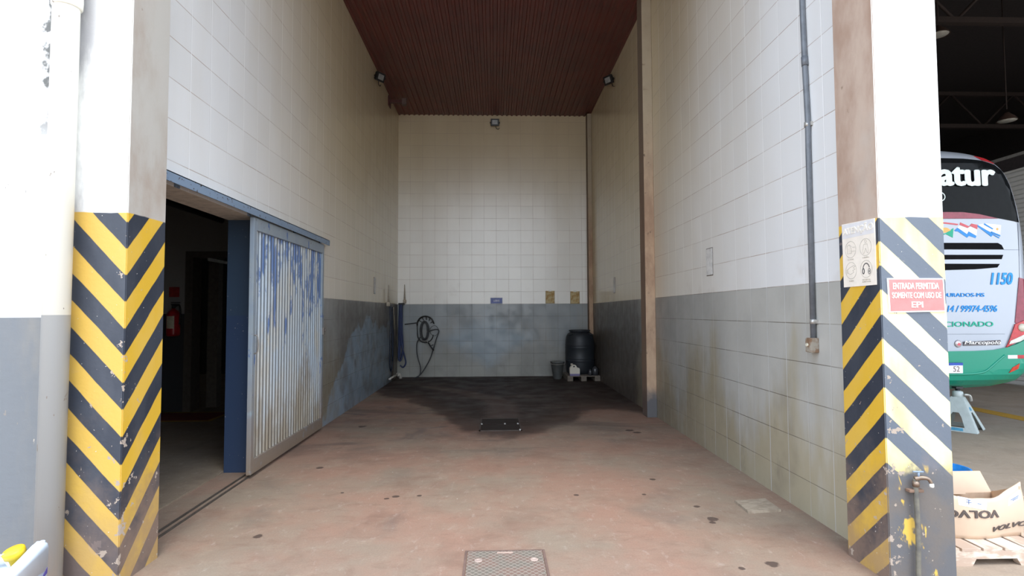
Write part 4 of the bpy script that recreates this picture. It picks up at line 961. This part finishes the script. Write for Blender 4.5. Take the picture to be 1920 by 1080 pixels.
# green bumper
greenP = [(CX, .845), (5.252, .85), (5.466, .861), (5.6, .886), (5.70, .918), (5.86, .99), (5.955, 1.03), (5.95, .80), (5.905, .62), (5.80, .515), (5.55, .445), (5.1, .418), (CX, .41)]
decal('bumper', mirror(greenP), m_grn, .03, .03, label='green rear bumper')
bm = BM()
for s in (1, -1):
    f_ = lambda x: CX+s*(x-CX)
    cr = [(5.56, .80), (5.46, .72), (5.36, .64), (5.295, .615), (5.15, .600), (4.90, .598)]
    bm = BM(); tube(bm, [(f_(x), surfY(x, z, .028), z) for x, z in cr], .013, 8, smooth_path=5); obj('bumper_crease', bm, m_grn, bus)
for s in (1, -1):
    mm = (lambda P: P) if s == 1 else (lambda P: [(2*CX-x, z) for x, z in P][::-1])
    decal('corner_panel', mm([(5.79, 1.65), (5.93, 1.62), (5.955, 1.3), (5.955, 1.05), (5.86, 1.0), (5.72, 1.158), (5.765, 1.45)]), m_mar, .006, label='maroon corner panel')
    tl = decal('tail_lamp', mm([(5.715, 1.138), (5.83, 1.18), (5.93, 1.14), (5.93, 1.04), (5.80, .972), (5.60, .885), (5.665, .985)]), plain('tail_red', (.55, .02, .03), .2), .014)
    decal('lamp_lens', mm([(5.645, .955), (5.80, 1.02), (5.90, 1.06), (5.90, 1.02), (5.75, .945), (5.628, .920)]), plain('lens_pale', (.72, .72, .62), .2), .02, label='clear lens', parent=tl)
    bm = BM(); cxx = CX+s*(5.79-CX); lathe(bm, [(.001, -.03), (.04, -.028), (.05, 0)], (cxx, surfY(5.79, 1.10), 1.10), 20, 'Y'); obj('round_lens', bm, plain('lens_round', (.75, .70, .55), .2), tl, 'round pale lens')
    decal('reflective_strip', mm([(5.595, .764), (5.703, .764), (5.703, .802), (5.595, .802)]), mwh, .034)
    decal('reflective_strip', mm([(5.703, .764), (5.86, .764), (5.86, .802), (5.703, .802)]), plain('strip_red', (.55, .03, .04), .4), .034)
    decal('reflector', mm([(5.608, .609), (5.71, .653), (5.726, .711), (5.644, .667)]), plain('reflector_red', (.60, .05, .02), .25), .036)
m_seam = plain('panel_seam', (.20, .23, .27), .6)
for P_ in ([(4.0, 1.029), (5.60, 1.029), (5.60, 1.033), (4.0, 1.033)], [(5.631, 1.956), (5.815, 1.956), (5.815, 1.960), (5.631, 1.960)], [(5.812, 2.25), (5.816, 2.25), (5.80, 1.6), (5.796, 1.6)], [(5.812, 2.26), (5.94, 2.24), (5.94, 2.235), (5.812, 2.254)]):
    decal('panel_seam', P_, m_seam, .002, .001)
lp = decal('licence_plate', [(4.73, .612), (5.072, .612), (5.072, .725), (4.73, .725)], mwh, .05, .02)
decal('plate_band', [(4.73, .697), (5.072, .697), (5.072, .725), (4.73, .725)], plain('plate_blue', (.02, .08, .42), .4), .053, .002, parent=lp)
bm = text_bm('52', (4.965, 5.035, .628, .688), (0,0,0), (1,0,0), (0,0,1), .002, 0, .0, surf=lambda x, z: surfY(x, z, .051)); obj('plate_number', bm, plain('plate_ink', (.20, .09, .08), .5), lp)
for (x, y) in ((CX-1.05, 9.2), (CX+1.05, 9.2), (CX-1.1, 14.2), (CX+1.1, 14.2)):
    bm = BM(); w_ = .14; lathe(bm, [(.001, -w_), (.24, -w_), (.28, -w_*.6), (.33, -w_), (.46, -w_), (.49, -w_*.8), (.50, 0), (.49, w_*.8), (.46, w_), (.33, w_), (.001, w_)], (x, y, .50), 36, 'X'); obj('wheel', bm, plain('tyre', (.02, .02, .02), .7), bus)
bm = BM(); box(bm, CX-1.0, CX+1.0, 6.6, 15.8, .38, .6); obj('underbody', bm, m_black, bus)

# axle stand
m_as = plain('stand_paint', (.50, .55, .53), .45, var=.06); m_asb = plain('stand_blue', (.08, .33, .50), .5)
st = thing('axle_stand', 'pale grey steel axle stand on the floor under the bus bumper', 'axle stand', (5.03, 5.98, 0))
cxs, cys = 5.06, 5.93; bw, tw, hz = .185, .048, .35
def leg_panel(bm, p0, p1, q0, q1, hole):
    # trapezoid between base points p0,p1 and top points q0,q1 with a cut-out
    P0, P1, Q0, Q1 = map(Vector, (p0, p1, q0, q1))
    def at(u, v): a = P0.lerp(P1, u); b = Q0.lerp(Q1, u); return a.lerp(b, v)
    nrm = (P1-P0).cross(Q0-P0).normalized()*.006
    outer = [(0,0),(.26,0),(.26,.0),(1-.26,0),(1,0),(1,1),(0,1)]
    quads = [[(0,0),(.24,0),(.30,.42),(0,.42)], [(.76,0),(1,0),(1,.42),(.70,.42)], [(0,.42),(.30,.42),(.38,.55),(.62,.55),(.70,.42),(1,.42),(1,1),(0,1)]]
    if hole: quads.append([(.24,0),(.76,0),(.74,.13),(.26,.13)])
    for q in quads:
        A = [bm.verts.new(at(u, v)) for u, v in q]; B = [bm.verts.new(at(u, v)+nrm) for u, v in q]
        bm.faces.new(A); bm.faces.new(B[::-1])
        for i in range(len(q)):
            j = (i+1) % len(q); bm.faces.new((A[i], A[j], B[j], B[i]))
rot = math.radians(38)
def rp(x, y, z): return (cxs+x*math.cos(rot)-y*math.sin(rot), cys+x*math.sin(rot)+y*math.cos(rot), z)
base = [(-bw, -bw), (bw, -bw), (bw, bw), (-bw, bw)]; topq = [(-tw, -tw), (tw, -tw), (tw, tw), (-tw, tw)]
for i in range(4):
    j = (i+1) % 4; bm = BM()
    leg_panel(bm, rp(*base[i], 0), rp(*base[j], 0), rp(*topq[i], hz), rp(*topq[j], hz), i % 2 == 1)
    obj('side_panel', bm, m_as, st)
bm = BM(); lathe(bm, [(.045, hz-.005), (.05, hz), (.048, hz+.055), (.03, hz+.065), (.001, hz+.066)], (cxs, cys, 0), 16); obj('collar', bm, m_as, st)
bm = BM(); lathe(bm, [(.022, .2), (.022, .455), (.001, .456)], (cxs, cys, 0), 12); box(bm, cxs-.04, cxs+.04, cys-.03, cys+.03, .44, .46); obj('post', bm, m_black, st, 'black lifting post')
bm = BM(); tube(bm, [(cxs+.02, cys-.06, hz+.03), (cxs+.075, cys-.07, hz+.02), (cxs+.09, cys-.07, hz-.04)], .012, 8, smooth_path=4); obj('ratchet_lever', bm, m_clip, st)
bm = BM()
for (i, u0, u1, v0, v1) in ((0, .34, .66, .60, .70), (3, .30, .70, .03, .11)):
    j = (i+1) % 4; P0, P1, Q0, Q1 = (Vector(rp(*base[i], 0)), Vector(rp(*base[j], 0)), Vector(rp(*topq[i], hz)), Vector(rp(*topq[j], hz)))
    def at(u, v): a = P0.lerp(P1, u); b = Q0.lerp(Q1, u); return a.lerp(b, v)
    nn = (P1-P0).cross(Q0-P0).normalized()
    bm = BM()
    for sgn in (.0075, -.0015): bm.faces.new([bm.verts.new(at(u, v)+nn*sgn) for u, v in ((u0, v0), (u1, v0), (u1, v1), (u0, v1))])
    obj('sticker', bm, m_asb, st, 'light blue sticker')

# ------------------------------------------------------------------ front pallet and cardboard box
m_pw = N('raw_pallet_wood', .8); m_pw.color(m_pw.mix(m_pw.rng(m_pw.noise(7, 5, .6, stretch=(1, .3, 3)), .42, .62), (.44, .32, .24), (.66, .58, .48))); m_pw = m_pw.m
pallet('pallet', 'pale wooden pallet under the cardboard box right of the striped column', 2.24, 3.25, 2.775, 3.75, .088, 'Y', m_pw, 9)
m_cb = plain('cardboard', (.62, .46, .33), .85, var=.05, scale=4); m_ci = plain('cardboard_inside', (.50, .36, .25), .85, var=.06)
bx = thing('cardboard_box', 'large open cardboard box with dark printed lettering on the pallet', 'box', (2.58, 3.07, .088))
Z0 = .089; BX0, BX1, BY0, BY1 = 2.31, 2.815, 2.90, 3.28
bm = BM()
def bx_y(x, z):   # bulging, sagging front
    t_ = (x-BX0)/(BX1-BX0); return BY0 + .018*math.cos(t_*math.pi*2.1) - .02*math.sin(math.pi*min(1, max(0, (z-Z0)/.26)))
def top_z(x):
    t_ = (x-BX0)/(BX1-BX0); return .338 - .038*math.sin(math.pi*t_) + (.035*max(0, (t_-.72)/.28)**1.3) + .003*math.sin(40*x)
nx_, nz_ = 28, 10; gv = []
for i in range(nx_+1):
    x = BX0+(BX1-BX0)*i/nx_; row = []
    for j in range(nz_+1):
        z = Z0+(top_z(x)-Z0)*j/nz_; row.append(bm.verts.new((x, bx_y(x, z), z)))
    gv.append(row)
for i in range(nx_):
    for j in range(nz_): f = bm.faces.new((gv[i][j], gv[i+1][j], gv[i+1][j+1], gv[i][j+1])); f.smooth = True
r = bmesh.ops.extrude_face_region(bm, geom=bm.faces[:])
for v_ in [g for g in r['geom'] if isinstance(g, bmesh.types.BMVert)]: v_.co.y += .007
obj('front_panel', bm, m_cb, bx)
BX2 = 2.985
bm = BM(); A = [bm.verts.new(p) for p in ((BX1-.006, BY0+.01, Z0), (BX2, BY1, Z0), (BX2, BY1, .20), (BX1-.006, BY0+.01, .350))]; B = [bm.verts.new((v_.co.x-.006, v_.co.y+.003, v_.co.z)) for v_ in A]
bm.faces.new(A); bm.faces.new(B[::-1])
for i in range(4): bm.faces.new((A[i], A[(i+1) % 4], B[(i+1) % 4], B[i]))
obj('side_panel', bm, m_cb, bx)
bm = BM(); prism(bm, [(BY0+.01, Z0), (BY1, Z0), (BY1, .30), (BY0+.01, .30)], 'X', BX0, BX0+.007); obj('side_panel', bm, m_cb, bx)
bm = BM(); box(bm, BX0, BX2-.008, BY1-.007, BY1, Z0, .20); obj('back_panel', bm, m_ci, bx)
bm = BM(); box(bm, BX0+.007, BX1-.007, BY0+.03, BY1-.007, Z0, Z0+.006); obj('base', bm, m_ci, bx)
def flap(P, q=.006):
    bm = BM(); A = [bm.verts.new(p) for p in P]; B = [bm.verts.new((p[0], p[1]+q, p[2]+.001)) for p in P]; bm.faces.new(A); bm.faces.new(B[::-1])
    for i in range(len(P)): j = (i+1) % len(P); bm.faces.new((A[i], A[j], B[j], B[i]))
    return bm
obj('flap', flap([(BX0, BY1, .195), (2.985, BY1, .195), (2.945, BY1+.03, .315), (BX0, BY1+.03, .315)]), m_cb, bx)
obj('flap', flap([(2.72, BY1-.03, .20), (2.80, BY1-.03, .20), (2.76, BY1-.01, .30), (2.70, BY1-.01, .305)]), m_cb, bx)
bm = BM(); P = [(2.90, BY0+.20, .262), (BX2, BY1, .20), (BX2+.16, BY1+.04, .165), (BX2+.10, BY0+.22, .20)]
A = [bm.verts.new(p) for p in P]; B = [bm.verts.new((p[0], p[1], p[2]+.006)) for p in P]; bm.faces.new(A); bm.faces.new(B[::-1])
for i in range(4): j = (i+1) % 4; bm.faces.new((A[i], A[j], B[j], B[i]))
obj('flap', bm, m_ci, bx)
m_ink = plain('print_ink', (.10, .075, .065), .8)
fy = lambda x, z: bx_y(x, z)-.0008
bm = text_bm('VOLVO', (2.37, 2.645, .205, .243), (0,0,0), (1,0,0), (0,0,1), .002, 0, .03, surf=lambda x, z: bx_y(x, z)-.002, flip=True)
b2 = text_bm('VOLVO', (2.615, 2.83, 0, .026), (0,0,0), (1,0,0), (0,0,1), .002, .35, .02)
for v_ in b2.verts:
    dy = v_.co.y; x = min(v_.co.x, BX1-.001); z = .128 + v_.co.z + (v_.co.x-2.615)*.10; v_.co = Vector((v_.co.x, bx_y(x, z)-.0025+dy, z))
join(bm, b2); obj('lettering', bm, m_ink, bx, 'dark printed letters, one word upside down')
def stick(P):
    bm = BM(); us = 6
    rows = []
    for i in range(us+1):
        t_ = i/us; a = Vector(P[0]).lerp(Vector(P[1]), t_); b = Vector(P[3]).lerp(Vector(P[2]), t_)
        rows.append([bm.verts.new((q.x, bx_y(q.x, q.y)-.0012, q.y)) for q in (a, b)])
    for a, b in zip(rows, rows[1:]): bm.faces.new((a[0], b[0], b[1], a[1]))
    return bm
m_st = plain('label_white', (.85, .86, .88), .6, var=.02)
o = obj('sticker', stick([(2.44, .268), (2.572, .246), (2.583, .288), (2.44, .312)]), m_st, bx, 'white label on the left')
o = obj('sticker', stick([(2.718, .254), (2.802, .290), (2.808, .335), (2.728, .293)]), m_st, bx, 'white label on the right')
m_ib = plain('ink_blue', (.08, .14, .35), .6); fyl = lambda x, z: bx_y(x, z)-.0022
for (a, b) in (((2.475, .286), (2.50, .282)), ((2.478, .296), (2.498, .292)), ((2.49, .298), (2.486, .274)), ((2.53, .278), (2.548, .276)), ((2.74, .283), (2.79, .303)), ((2.75, .280), (2.785, .294))):
    bm = BM(); tube(bm, [(a[0], fyl(*a), a[1]), (b[0], fyl(*b), b[1])], .0015, 5); obj('label_mark', bm, m_ib, bx, 'ink mark')
# blue thing behind the box
bm = BM(); lathe(bm, [(.14, 0), (.15, .01), (.17, .14), (.175, .15), (.16, .15), (.14, .02), (.001, .02)], (3.27, 4.0, 0), 28); solo('blue_basin', bm, plain('blue_plastic', (.02, .22, .62), .4), 'blue plastic basin on the hall floor behind the cardboard box', 'basin', (3.27, 4.0, 0))
